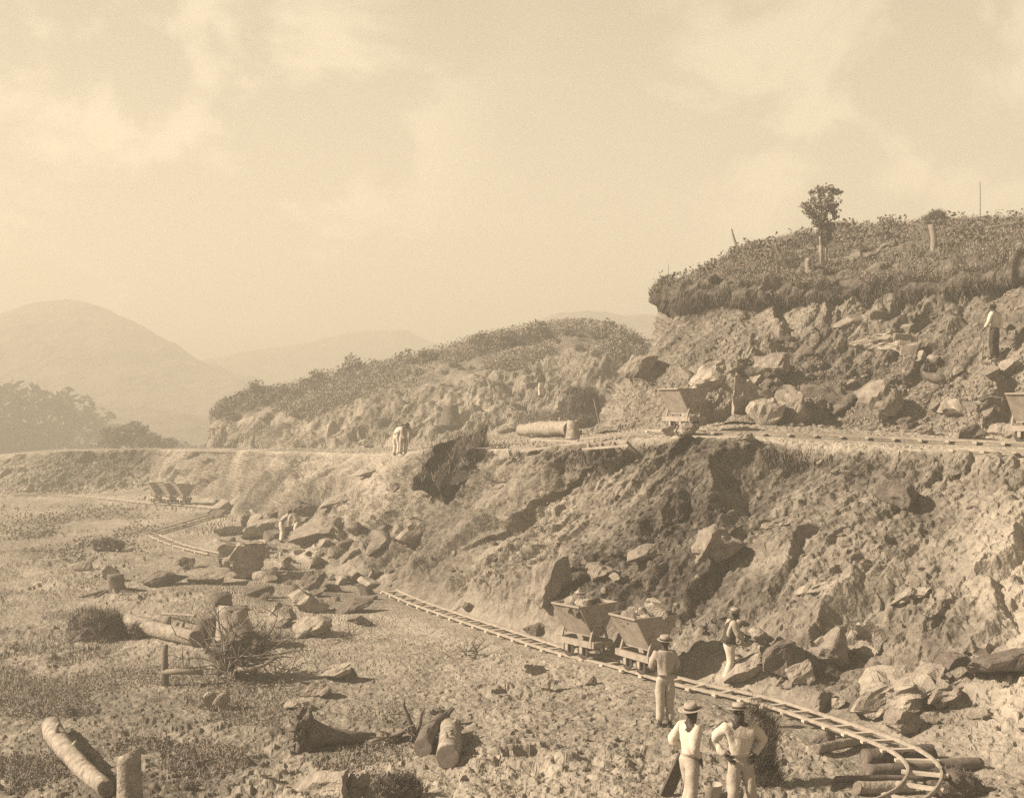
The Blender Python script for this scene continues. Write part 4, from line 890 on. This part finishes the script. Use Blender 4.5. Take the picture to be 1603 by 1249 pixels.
V, Qf = leaves_np(np.concatenate(Q), np.concatenate(S_), 9); link('crown', mesh_np('crown', V, Qf), SHRUBM, e)
r = random.Random(9)
for i in range(22):
    x = r.uniform(1100, 1600); y = np.interp(x, [1065, 1110, 1165, 1300, 1450, 1603], [436, 416, 393, 362, 342, 342]) + r.uniform(2, 40); g = at(x, y); sc_ = r.uniform(5, 9) * g.y / F
    place_shrub(i, g, sc_, 'small weedy shrub on the cleared top of the upper hill', 'weedy shrubs on the upper hill', sz=1.2)
for (x, y, lab) in ((110, 1120, 'ragged weed clump in the left foreground, the taller one'), (215, 1000, 'ragged weed clump below the dark grassy hummock'), (300, 1235, 'ragged weed clump at the lower border right of the upright trunk')):
    g = at(x, y); place_shrub(int(x), g, 14 * g.y / F, lab, name='weed_clump', cat='weeds', sz=1.3)

# ------------------------------------------------------------------ narrow gauge track
def settle(path, up=.03, width=5, keep=False):
    z = np.array([max(drop(q.x - .2, q.y, 40), drop(q.x + .2, q.y, 40), drop(q.x, q.y, 40)) for q in path]); z = np.maximum(z, blur(z[:, None], 0, width)[:, 0])
    z = blur(z[:, None], 0, width)[:, 0] + up
    if keep: z = np.maximum(z, [q.z for q in path])
    return [Vector((q.x, q.y, a_)) for q, a_ in zip(path, z)]
def track(path, label, name='railway_track', gauge=.5, step=.72, rw=.034, rh=.06, sl_len=.70, cat='track', grp=None, parts=('rail', 'sleeper'), sw=.10):
    o0 = path[0].copy(); e = empty(name, o0); tag(e, label, cat, grp)
    T = [(path[min(i + 1, len(path) - 1)] - path[max(i - 1, 0)]).normalized() for i in range(len(path))]
    N_ = [Vector((-t.y, t.x, 0)).normalized() for t in T]
    for sg in (-1, 1):
        bm = bmesh.new(); prev = None
        for q, nv in zip(path, N_):
            c = q - o0 + nv * sg * gauge / 2; ring = [bm.verts.new(c + nv * a_ + Vector((0, 0, b_))) for a_, b_ in ((-rw * .7, .03), (rw * .7, .03), (rw * .7, .045), (rw / 2, .05), (rw / 2, .03 + rh), (-rw / 2, .03 + rh), (-rw / 2, .05), (-rw * .7, .045))]
            if prev:
                for k in range(8): bm.faces.new((prev[k], prev[(k + 1) % 8], ring[(k + 1) % 8], ring[k]))
            else: bm.faces.new(ring)
            prev = ring
        bm.faces.new(prev); link(parts[0], bm_mesh(parts[0], bm), RAIL, e)
    bm = bmesh.new(); box(bm, (0, 0, .030), (sl_len, sw, .045)); sm = bm_mesh(parts[1], bm); sm.materials.append(SLEEP)
    acc = 0.0; nxt = .15
    for i in range(1, len(path)):
        seg = (path[i] - path[i - 1]).length
        while acc + seg >= nxt:
            q = path[i - 1].lerp(path[i], (nxt - acc) / seg); nv = N_[i]; o = link(parts[1], sm, parent=e); o.location = q - o0; o.rotation_euler = (0, 0, math.atan2(nv.y, nv.x) + RND.uniform(-.05, .05)); nxt += step
        acc += seg
    return e
low_t = settle(low_track, .0, keep=True); upp_t = settle(upp_track, .02); side_t = settle(side_track, .02); far_t = settle(far_track); ba = settle(bend_a); bb = settle(bend_b)
track(low_t, 'long narrow gauge track running under the loaded wagons and curving over the logs')
track(upp_t, 'straight narrow gauge track along the bench under the empty wagon')
track(side_t, 'short second track in front of the wagon at the right border')
track(far_t, 'faint distant track under the three far wagons', rw=.08, step=1.2)
track(ba, 'straight far panel of track bending back from the distant line', rw=.07, step=1.2)
track(bb, 'near panel of track pointing at the big rounded boulder', rw=.07, step=1.2)
def lad(a, b, label, gauge=.55, lift=.12):
    A = at(*a); B = at(*b); n_ = 12; path = [A.lerp(B, i / n_) for i in range(n_ + 1)]; z0 = max(drop(q.x, q.y) for q in path); zz = [max(q.z, drop(q.x, q.y)) for q in path]
    path = [Vector((q.x, q.y, (A.z + lift) * (1 - i / n_) + (B.z + lift) * i / n_)) for i, q in enumerate(path)]
    m = max(max(0, drop(q.x, q.y) - q.z + .02) for q in path)
    return track([q + Vector((0, 0, m)) for q in path], label, 'track_panel', gauge, .72, .05, .06, gauge, 'track panel', None, ('rail', 'cross_bar'), .05)
# loose panels lie on the bench lip, left of the empty wagon
def panel(px_a, px_b, da, db, py_a, py_b, label, gauge=.6, step=.95):
    A, B = P3(px_a, py_a, da), P3(px_b, py_b, db); n_ = 12; path = [A.lerp(B, i / n_) for i in range(n_ + 1)]
    lift = max(0, max(drop(q.x, q.y) - q.z for q in path) + .01) if True else 0
    return track([q + Vector((0, 0, min(lift, .35))) for q in path], label, 'track_panel', gauge, step, .05, .06, gauge, 'track panel', None, ('rail', 'cross_bar'), .05)
def ladder(u0, u1, l0, l1, n_, label):
    def pt(q): g = P3(*q); g.z = max(g.z, drop(g.x, g.y) + .05); return g
    A, B, C_, D2 = pt(u0), pt(u1), pt(l0), pt(l1); e = empty('track_panel', A); tag(e, label, 'track panel')
    for a, b in ((A, B), (C_, D2)):
        bm = bmesh.new(); bar(bm, a - A, b - A, .055, .07); link('rail', bm_mesh('rail', bm), RAIL, e)
    for i in range(n_):
        t = (i + .5) / n_; bm = bmesh.new(); bar(bm, A.lerp(B, t) - A - Vector((0, 0, .02)), C_.lerp(D2, t) - A - Vector((0, 0, .02)), .06, .03); link('cross_bar', bm_mesh('cross_bar', bm), RAIL, e)
ladder((908, 687, 37.6), (1000, 676, 36.6), (912, 703, 36.0), (984, 697, 34.9), 4, 'loose ladder like track panel tipped over the bench lip, right one')
ladder((832, 688, 39.6), (905, 691, 38.0), (816, 706, 38.8), (930, 703, 36.9), 3, 'loose ladder like track panel below the pale bench log, left one')

# ------------------------------------------------------------------ V shaped tipping wagons
def plate(bm, quad, th):
    q = [Vector(v) for v in quad]; n = (q[1] - q[0]).cross(q[2] - q[0]).normalized() * th
    a = [bm.verts.new(v) for v in q]; b = [bm.verts.new(v + n) for v in q]; k = len(q)
    bm.faces.new(a[::-1]); bm.faces.new(b)
    for i in range(k): bm.faces.new((a[i], a[(i + 1) % k], b[(i + 1) % k], b[i]))
def part(name, m, e, fn, smooth=False):
    bm = bmesh.new(); fn(bm); return link(name, bm_mesh(name, bm, smooth), m, e)
def wagon():
    L, WT, WB, ZT, ZB = .43, .58, .16, 1.20, .50
    e = empty('tipping_wagon', (0, 0, 0)); hi = .92
    for s in (-1, 1): part('side_panel', IRON, e, lambda b: plate(b, [(-L, s * WB, ZB), (L, s * WB, ZB), (L * 1.06, s * WT, ZT), (-L * 1.06, s * WT, ZT)][::s], .018))
    for s in (-1, 1): part('end_plate', IRON, e, lambda b: plate(b, [(s * L, -WB, ZB - .01), (s * L, WB, ZB - .01), (s * L * 1.06, WT, ZT), (s * L * 1.06, -WT, ZT)][::s], .02))
    for s in (-1, 1): part('bracket', IRON, e, lambda b: (box(b, (s * (L + .045), 0, .86), (.03, .20, .26)), bar(b, (s * (L + .04), -.36, 1.08), (s * (L + .04), .36, 1.08), .02, .04)))
    part('tub_floor', IRON, e, lambda b: box(b, (0, 0, ZB + .005), (2 * L - .02, 2 * WB + .02, .03)))
    def rim(b):
        for s in (-1, 1):
            bar(b, (-L * 1.09, s * (WT + .012), ZT + .012), (L * 1.09, s * (WT + .012), ZT + .012), .045, .04); bar(b, (s * L * 1.075, -WT + .01, ZT + .010), (s * L * 1.075, WT - .01, ZT + .010), .045, .036)
    part('rim', CHASS, e, rim)
    for s in (-1, 1):
        for t in (-1, 1): part('post', CHASS, e, lambda b: bar(b, (s * (L + .05), t * .28, .36), (s * (L + .055), t * .13, .82), .05, .04))
        part('trestle', CHASS, e, lambda b: bar(b, (s * (L + .056), -.2, .76), (s * (L + .056), .2, .76), .035, .06))
        part('end_beam', CHASS, e, lambda b: box(b, (s * .60, 0, .335), (.07, .62, .13)))
        part('coupling', WHEELM, e, lambda b: (bar(b, (s * .636, 0, .31), (s * .76, 0, .30), .05, .05), lathe(b, [(.04, -.02), (.055, 0), (.04, .02)], 10, Matrix.Translation((s * .78, 0, .30)))))
        part('side_beam', CHASS, e, lambda b: box(b, (0, s * .29, .338), (1.13, .075, .135)))
    for t in (-1, 1):
        part('axle', WHEELM, e, lambda b: lathe(b, [(.022, -.30), (.022, .30)], 8, Matrix.Translation((t * .24, 0, .155)) @ Matrix.Rotation(R(90), 4, 'X')))
        for s in (-1, 1):
            M = Matrix.Translation((t * .24, s * .25, .155)) @ Matrix.Rotation(R(90), 4, 'X')
            w = part('wheel', WHEELM, e, lambda b: lathe(b, [(.03, -.035), (.06, -.03), (.12, -.012), (.125, -.03), (.15, -.03), (.15, .012), (.175 if s < 0 else .15, .014), (.175 if s < 0 else .15, .026), (.12, .028), (.06, .012), (.03, .03)], 20, M))
            part('axle_box', IRON, e, lambda b: box(b, (t * .24, s * .325, .19), (.09, .04, .14)))
    return e
def copy_thing(o):
    c = o.copy(); SC.collection.objects.link(c)
    for ch in list(o.children):
        d = ch.copy(); SC.collection.objects.link(d); d.parent = c
    return c
W0 = wagon(); W0n = [0]
def put_wagon(pos, ang, label, scale=1.0):
    o = W0 if W0n[0] == 0 else copy_thing(W0); W0n[0] += 1
    o.location = pos; o.rotation_euler = (0, 0, ang); o.scale = (scale,) * 3; tag(o, label, 'wagon', 'V shaped tipping wagons'); return o
def on_path(path, px_):
    b = min(range(1, len(path) - 1), key=lambda i: abs(CX + F * path[i].x / path[i].y - px_)); t = path[b + 1] - path[b - 1]; return path[b] + Vector((0, 0, .09)), math.atan2(t.y, t.x)
wl_ = []
for x_, lab in ((917, 'loaded iron tipping wagon heaped with stones, left one on the lower track'), (1012, 'loaded iron tipping wagon half hidden by the man with his back turned')):
    q, a_ = on_path(low_t, x_); wl_.append((q, a_)); put_wagon(q, a_, lab, 1.04)
q, a_ = on_path(upp_t, 1074); put_wagon(q, a_ + R(-16), 'empty tipping wagon standing on the bench above the cutting')
q, a_ = on_path(upp_t, 1612); put_wagon(q, a_ + R(-24), 'tipping wagon cut off by the right border on the bench', 1.06)
for x_, lab in ((247, 'leftmost of the three hazy wagons far off on the left'), (268, 'middle one of the three hazy wagons far off on the left'), (289, 'rightmost of the three hazy wagons far off on the left')):
    q, a_ = on_path(far_t, x_); put_wagon(q, a_ - R(22), lab, .98)
for k, (q, a_) in enumerate(wl_):
    r = random.Random(90 + k); Mx = Matrix.Translation(q) @ Matrix.Rotation(a_, 4, 'Z')
    base = Mx @ Vector((0, 0, 0)); e = empty('stone_load', Mx @ Vector((0, 0, 1.0))); tag(e, ('heap of broken stones filling the left loaded wagon', 'heap of broken stones with one big pale lump filling the right loaded wagon')[k], 'stone load')
    for i in range(46):
        V, Fc = chisel(300 + i + 60 * k, 2, 7, .4, .8); big = i in (3, 4); s_ = r.uniform(.15, .34) if not big else .42 + .1 * k
        u, v = r.uniform(-.36, .36), r.uniform(-.46, .46); h_ = .04 + .36 * max(0, 1 - (abs(u) / .46) ** 1.6) * max(0, 1 - (abs(v) / .6) ** 1.6) + (.06 if big else -.06 * r.random())
        me = mesh_np('stone', V * s_, Fc); o = link('stone', me, ROCK_P if (big or r.random() < .25) else (ROCK_M if r.random() < .6 else ROCK_D), e)
        o.location = Matrix.Rotation(a_, 3, 'Z') @ Vector((u, v, h_ + .04)); o.rotation_euler = (r.uniform(0, 6), r.uniform(0, 6), r.uniform(0, 6))
    V, Fc = chisel(399, 3, 5); link('stone', mesh_np('stone', V * np.array([.72, .72, .5]), Fc), ROCK_D, e).location = (0, 0, -.02)
    e.children[-1].rotation_euler = (0, 0, a_)

# ------------------------------------------------------------------ people
def skinned(name, V, E, Rr, m, parent, root=0, sub=2, wr=0.0, seed=1, zs=.5):
    me = bpy.data.meshes.new(name); me.from_pydata([tuple(v) for v in V], E, []); o = bpy.data.objects.new(name, me); SC.collection.objects.link(o)
    mo = o.modifiers.new('skin', 'SKIN'); mo.use_smooth_shade = True; mo.branch_smoothing = .3
    for i, d in enumerate(me.skin_vertices[0].data):
        rr_ = Rr[i]; d.radius = rr_ if isinstance(rr_, tuple) else (rr_, rr_); d.use_root = i == root
    o.modifiers.new('sub', 'SUBSURF').levels = sub; o.modifiers['sub'].render_levels = sub
    dgx = bpy.context.evaluated_depsgraph_get(); me2 = bpy.data.meshes.new_from_object(o.evaluated_get(dgx)); bpy.data.objects.remove(o); me2.name = name
    co = np.empty(len(me2.vertices) * 3); me2.vertices.foreach_get('co', co); co = co.reshape(-1, 3)
    if wr and len(co):
        no = np.empty(len(co) * 3); me2.vertices.foreach_get('normal', no); no = no.reshape(-1, 3)
        co = co + no * (wr * (.9 * fbm(co * np.array([1, 1, zs]) + .05 * fbm(co, .2, 2, seed + 9)[:, None], .11, 3, seed, .6) + .3))[:, None]; me2.vertices.foreach_set('co', co.ravel())
    for p_ in me2.polygons: p_.use_smooth = True
    me2.update(); return link(name, me2, m, parent)
BASE = dict(pelvis=(0, 0, .93), waist=(0, 0, 1.07), chest=(0, 0, 1.30), neck=(0, -.005, 1.44), jaw=(0, .02, 1.52), head=(0, .012, 1.60), crown=(0, 0, 1.665),
            sl=(-.175, 0, 1.385), sr=(.175, 0, 1.385), el=(-.24, -.04, 1.12), er=(.24, -.04, 1.12), wl=(-.24, .06, .89), wr=(.24, .06, .89),
            hl=(-.09, 0, .90), hr=(.09, 0, .90), kl=(-.10, .02, .50), kr=(.10, .02, .50), al=(-.105, -.01, .09), ar=(.105, -.01, .09))
def person(loc, rz, h, label, shirt=WHITE, trousers=CREAM, hat=STRAW, pose=None, hatw=.16, vest=None, fine=True, band=True, belt=False, lean=None, sleeves='long'):
    J = {k: Vector(v) for k, v in BASE.items()}
    for k, v in (pose or {}).items(): J[k] = Vector(v)
    e = empty('person', loc, rz); e.scale = (h / 1.7,) * 3; tag(e, label, 'person')
    V = []; E = []; Q = []
    def add(p_, r_, par=None): V.append(Vector(p_)); Q.append(r_); (E.append((par, len(V) - 1)) if par is not None else 0); return len(V) - 1
    pv_ = add(J['pelvis'], (.135, .10)); wa = add(J['waist'], (.12, .09), pv_); ch = add(J['chest'], (.15, .105), wa)
    nk = add(J['neck'], .056, ch); jw = add(J['jaw'], (.062, .07), nk); hd = add(J['head'], (.078, .095), jw); cr_ = add(J['crown'], (.06, .07), hd)
    up = (J['crown'] - J['jaw']).normalized(); fw = Vector((0, 1, 0)); fw = (pose or {}).get('face', fw); fw = Vector(fw); fw = (fw - up * fw.dot(up)).normalized(); sd_ = fw.cross(up)
    if fine:
        add(J['head'] + fw * .108 - up * .022, .012, jw)                       # nose
        for sg in (-1, 1): add(J['head'] + sd_ * sg * .085 - up * .02 - fw * .01, .014, hd)    # ears
    for a_, b_, c_ in (('sl', 'el', 'wl'), ('sr', 'er', 'wr')):
        s1 = add(J[a_], .062, ch); s2 = add(J[b_], .042, s1); s3 = add(J[c_], .027, s2)
        d = (J[c_] - J[b_]).normalized(); d = Vector((pose or {}).get('h' + a_[1] + 'd', d)).normalized(); x_ = d.cross(fw); x_ = x_.normalized() if x_.length > .2 else d.cross(Vector((0, 0, 1))).normalized(); y_ = d.cross(x_)
        pm = add(J[c_] + d * .06, (.036, .022), s3)
        if fine:
            pe = add(J[c_] + d * .09, (.038, .018), pm)
            for k_, (off, ln) in enumerate(((-.03, .065), (-.01, .078), (.011, .074), (.031, .058))):
                f1 = add(J[c_] + d * (.095 + ln * .5) + x_ * off * 1.15, .0095, pe); add(J[c_] + d * (.095 + ln * .9) + x_ * off * 1.2 + y_ * .018, .008, f1)
            t1 = add(J[c_] + d * .065 - x_ * .045 + y_ * .012, .011, s3); add(J[c_] + d * .10 - x_ * .055 + y_ * .02, .009, t1)
        else: add(J[c_] + d * .15, .02, pm)
    for a_, b_, c_ in (('hl', 'kl', 'al'), ('hr', 'kr', 'ar')):
        s1 = add(J[a_], .085, pv_); s2 = add(J[b_], .055, s1); s3 = add(J[c_], .038, s2)
        f = (pose or {}).get('f' + a_[1], (0, 1, 0)); f = Vector(f).normalized()
        h1 = add(J[c_] - f * .04 - Vector((0, 0, .045)), .035, s3); b1 = add(J[c_] + f * .10 - Vector((0, 0, .055)), (.040, .028), s3); add(J[c_] + f * .17 - Vector((0, 0, .062)), (.034, .02), b1)
    skinned('body', V, E, Q, SKIN, e, root=pv_, sub=2)
    # shirt
    V = []; E = []; Q = []
    hem = J['pelvis'].lerp(J['waist'], .1); c0 = add(J['waist'].lerp(J['chest'], .15), (.150, .118)); add(J['waist'].lerp(J['pelvis'], .35), (.158, .122), c0) ; hm_ = add(hem, (.160, .125), len(V) - 1)
    c1 = add(J['chest'] + Vector((0, 0, .01)), (.172, .140), c0); add(J['chest'].lerp(J['neck'], .9), (.088, .082), c1)
    for a_, b_, c_ in (('sl', 'el', 'wl'), ('sr', 'er', 'wr')):
        s1 = add(J[a_], .082, c1); s2 = add(J[b_], .064, s1)
        if sleeves == 'long': add(J[b_].lerp(J[c_], .55), .052, s2); add(J[b_].lerp(J[c_], .93), .040, len(V) - 1)
    skinned('shirt', V, E, Q, shirt, e, root=0, sub=2, wr=.036, seed=int(abs(loc[0]) * 10))
    if vest:
        V = []; E = []; Q = []; c0 = add(J['waist'], (.172, .142)); add(J['pelvis'].lerp(J['waist'], .3), (.178, .145), c0); c1 = add(J['chest'], (.185, .146), c0); add(J['chest'].lerp(J['neck'], .55), (.12, .10), c1); skinned('waistcoat', V, E, Q, vest, e, root=0, sub=2, wr=.02, seed=3)
    V = []; E = []; Q = []; p0 = add(J['pelvis'] + Vector((0, 0, .0)), (.140, .112)); add(J['waist'].lerp(J['pelvis'], .35), (.135, .105), p0)
    for a_, b_, c_ in (('hl', 'kl', 'al'), ('hr', 'kr', 'ar')):
        s1 = add(J[a_].lerp(J[b_], .12), .108, p0); sm_ = add(J[a_].lerp(J[b_], .55), .092, s1); s2 = add(J[b_], .080, sm_); s2b = add(J[b_].lerp(J[c_], .5), .074, s2); add(J[b_].lerp(J[c_], .93), .078, s2b)
    skinned('trousers', V, E, Q, trousers, e, root=0, sub=2, wr=.036, seed=int(abs(loc[1])))
    M = Matrix.Translation(J['crown']) @ up.to_track_quat('Z', 'Y').to_matrix().to_4x4()
    bm = bmesh.new(); lathe(bm, [(.095, -.085), (.100, -.04), (.094, .0), (.07, .02), (.01, .025)], 16, M @ Matrix.Translation((0, 0, -.005)) ) ; 
    if hat:
        bm.free(); bm = bmesh.new(); w_ = hatw
        rg = [(w_, -.018), (w_ * .8, -.026), (.098, -.030), (.098, -.024), (.096, .03), (.088, .055), (.06, .066), (.01, .058)]
        lathe(bm, [(w_ * .8, -.034), (w_, -.022)] + rg, 24, M); ho_ = link('hat', bm_mesh('hat', bm, True), hat, e)
        if band: bm = bmesh.new(); lathe(bm, [(.1005, -.022), (.1, .01), (.0985, .01)], 24, M); link('band', bm_mesh('band', bm, True), DARKC, ho_)
    else: link('hair', bm_mesh('hair', bm, True), HAIR, e)
    if fine:
        for sg in (-1, 1):
            bm = bmesh.new(); bmesh.ops.create_icosphere(bm, subdivisions=2, radius=.012, matrix=Matrix.Translation(J['head'] + fw * .088 + sd_ * sg * .032 + up * .0)); link('eye', bm_mesh('eye', bm, True), CREAM, e)
        bm = bmesh.new(); c = J['jaw'] + fw * .068 - up * .005; bar(bm, c - sd_ * .024, c + sd_ * .024, .012, .010); link('mouth', bm_mesh('mouth', bm), HAIR, e)
    return e
def feet(px_, py_): g = at(px_, py_); return Vector((g.x, g.y, drop(g.x, g.y)))
# front left man, turned to the right, hand at the hip
def onz(px_, d): X = (px_ - CX) / F * d; return Vector((X, d, drop(X, d)))
pA = onz(1080, 17.7)
person(pA, R(-62), 1.66, 'man in white shirt and light straw hat turned sideways, left of the man facing us', WHITE, CREAM, STRAW,
       dict(jaw=(0, .035, 1.515), head=(0, .03, 1.595), crown=(0, .012, 1.66), el=(-.30, -.12, 1.13), wl=(-.20, .08, .97), hld=(.5, .4, -.6), er=(.27, -.14, 1.14), wr=(.19, .05, .96), hrd=(-.4, .4, -.7), kl=(-.12, .07, .5), al=(-.12, .04, .09), kr=(.09, -.02, .5), ar=(.10, -.08, .09)), hatw=.19)
pB = onz(1157, 17.5)
person(pB, R(186), 1.68, 'man in white shirt and banded hat facing the viewer with both hands on his hips', WHITE, CREAM, STRAW,
       dict(sl=(-.19, 0, 1.385), sr=(.19, 0, 1.385), el=(-.38, -.08, 1.16), er=(.38, -.08, 1.16), wl=(-.21, .06, .99), wr=(.21, .06, .99), hld=(.55, .45, -.5), hrd=(-.55, .45, -.5), kl=(-.17, .04, .5), al=(-.24, .0, .09), kr=(.10, .05, .5), ar=(.09, .03, .09), hl=(-.10, 0, .9), hr=(.09, 0, .9)), hatw=.19)
gC = feet(1041, 1138)
person(gC, R(8), 1.70, 'man in grey shirt and pale hat seen from behind, standing before the right loaded wagon', GREYC, CREAM, STRAW,
       dict(el=(-.25, .06, 1.12), wl=(-.04, .19, 1.13), er=(.25, .06, 1.12), wr=(.03, .21, 1.11), hld=(1, .2, 0), hrd=(-1, .2, 0), kl=(-.09, .01, .5), kr=(.09, .01, .5), al=(-.09, 0, .09), ar=(.10, .0, .09)), hatw=.15)
gD = feet(1140, 1070)
person(gD, R(-82), 1.66, 'labourer in dark waistcoat and white trousers bending to a shovel beside the tilted slab', GREYC, WHITE, STRAW,
       dict(waist=(0, .02, 1.07), chest=(0, .07, 1.29), neck=(0, .12, 1.42), jaw=(0, .16, 1.49), head=(0, .16, 1.57), crown=(0, .155, 1.635), sl=(-.17, .08, 1.375), sr=(.17, .08, 1.375), el=(-.22, .20, 1.13), er=(.2, .16, 1.12), wl=(-.10, .42, 1.06), wr=(.08, .34, 1.0), kl=(-.10, .12, .5), al=(-.11, .12, .09), kr=(.1, .02, .5), ar=(.1, -.1, .09), face=(0, 1, -.5)), hatw=.14, vest=DARKC)
gE = feet(1557, 563)
person(gE, R(35), 1.72, 'man in white shirt and dark trousers leaning on a stick high on the upper slope', WHITE, DARKC, None,
       dict(el=(-.26, .02, 1.12), wl=(-.26, .16, .95), chest=(0, .03, 1.3), jaw=(0, .06, 1.50), head=(0, .06, 1.58), crown=(0, .05, 1.65)))
gF = feet(620, 714); gF2 = feet(631, 712)
stoop = dict(waist=(0, .06, 1.03), chest=(0, .24, 1.16), neck=(0, .34, 1.24), jaw=(0, .41, 1.26), head=(0, .45, 1.31), crown=(0, .47, 1.38), sl=(-.17, .28, 1.2), sr=(.17, .28, 1.2), el=(-.2, .34, .93), er=(.2, .34, .93), wl=(-.12, .42, .70), wr=(.12, .42, .70), face=(0, .7, -.7), kl=(-.12, .06, .48), kr=(.12, .06, .48))
person(gF, R(-40), 1.62, 'stooping man in white, left one of the pair at the bench edge', WHITE, WHITE, None, stoop, fine=False)
person(gF2, R(-150), 1.6, 'stooping man in paler grey, right one of the pair at the bench edge', GREYC, CREAM, None, stoop, fine=False)
gH = feet(440, 850); person(gH, R(-70), 1.62, 'labourer in light trousers bending beside the overhanging slab, left one', GREYC, WHITE, None, stoop, fine=False)
gI = feet(467, 851); person(gI, R(60), 1.62, 'labourer with white trousers leaning into the overhanging slab, right one', CREAM, WHITE, None, stoop, fine=False)
gJ = feet(847, 622); person(gJ, R(20), 1.68, 'small distant man in white trousers standing on the spur slope', THATCH, WHITE, None, None, fine=False)

# ------------------------------------------------------------------ tools and small things
def tool(kind, a, b, label):
    a, b = Vector(a), Vector(b); e = empty(kind, a); tag(e, label, kind); d = (b - a); u = d.normalized()
    bm = bmesh.new(); tube(bm, [(0, 0, 0), d * .5, d], .017, 7); link('shaft', bm_mesh('shaft', bm, True), WOODT, e)
    bm = bmesh.new(); sx = u.cross(Vector((0, 0, 1))).normalized() if abs(u.z) < .98 else Vector((1, 0, 0))
    if kind == 'pickaxe': tube(bm, [d + sx * -.26 - u * .07, d - sx * .1 + u * .02, d + sx * .1 + u * .02, d + sx * .26 - u * .07], [.006, .022, .022, .006], 6)
    elif kind == 'shovel': 
        n_ = sx.cross(u); vs = [d - sx * .03, d + sx * .03, d + sx * .12 + u * .06, d + sx * .12 + u * .22, d + u * .32, d - sx * .12 + u * .22, d - sx * .12 + u * .06]; a1 = [bm.verts.new(v) for v in vs]; b1 = [bm.verts.new(v + n_ * .012) for v in vs]; bm.faces.new(a1); bm.faces.new(b1[::-1])
        for k in range(7): bm.faces.new((a1[k], b1[k], b1[(k + 1) % 7], a1[(k + 1) % 7]))
    if kind != 'staff': link('blade' if kind == 'shovel' else 'pick_head', bm_mesh('blade', bm), IRON, e)
    else: bm.free()
    return e
Mp = Matrix.Translation(gD) @ Matrix.Rotation(R(-82), 4, 'Z') @ Matrix.Scale(1.66 / 1.7, 4)
tool('shovel', Mp @ Vector((.06, .20, 1.06)), Mp @ Vector((-.12, .98, .82)), 'shovel held by the labourer beside the tilted slab')
a = at(706, 960); tool('pickaxe', a + Vector((0, 0, .02)), P3(742, 934, a.y + .3), 'pickaxe leaning on the slope left of the far rail')
Mp = Matrix.Translation(gE) @ Matrix.Rotation(R(35), 4, 'Z')
tool('staff', Vector((P3(1537, 570, gE.y - .2))), Mp @ Vector((-.26, .20, .97)), 'thin stick held by the man on the upper slope')
# basket, plank, stick by the front men
g = onz(1116, 18.9); e = empty('bucket', g + Vector((0, 0, .0))); tag(e, 'pale bucket on the ground between the two front men', 'bucket')
bm = bmesh.new(); lathe(bm, [(.10, 0), (.15, .26), (.156, .27), (.14, .265), (.10, .03), (.01, .03)], 18); link('bucket_body', bm_mesh('bucket_body', bm, True), CREAM, e)
bm = bmesh.new(); tube(bm, [(-.15, 0, .25), (-.11, 0, .36), (0, 0, .41), (.11, 0, .36), (.15, 0, .25)], .008, 6); link('handle', bm_mesh('handle', bm), IRON, e)
g = onz(1051, 18.9); bm = bmesh.new(); bar(bm, (-.10, 0, -.02), (.22, .12, .62), .05, .20)
o = link('board', bm_mesh('board', bm), BARK, loc=g); tag(o, 'dark board leaning upright behind the left front man', 'board')
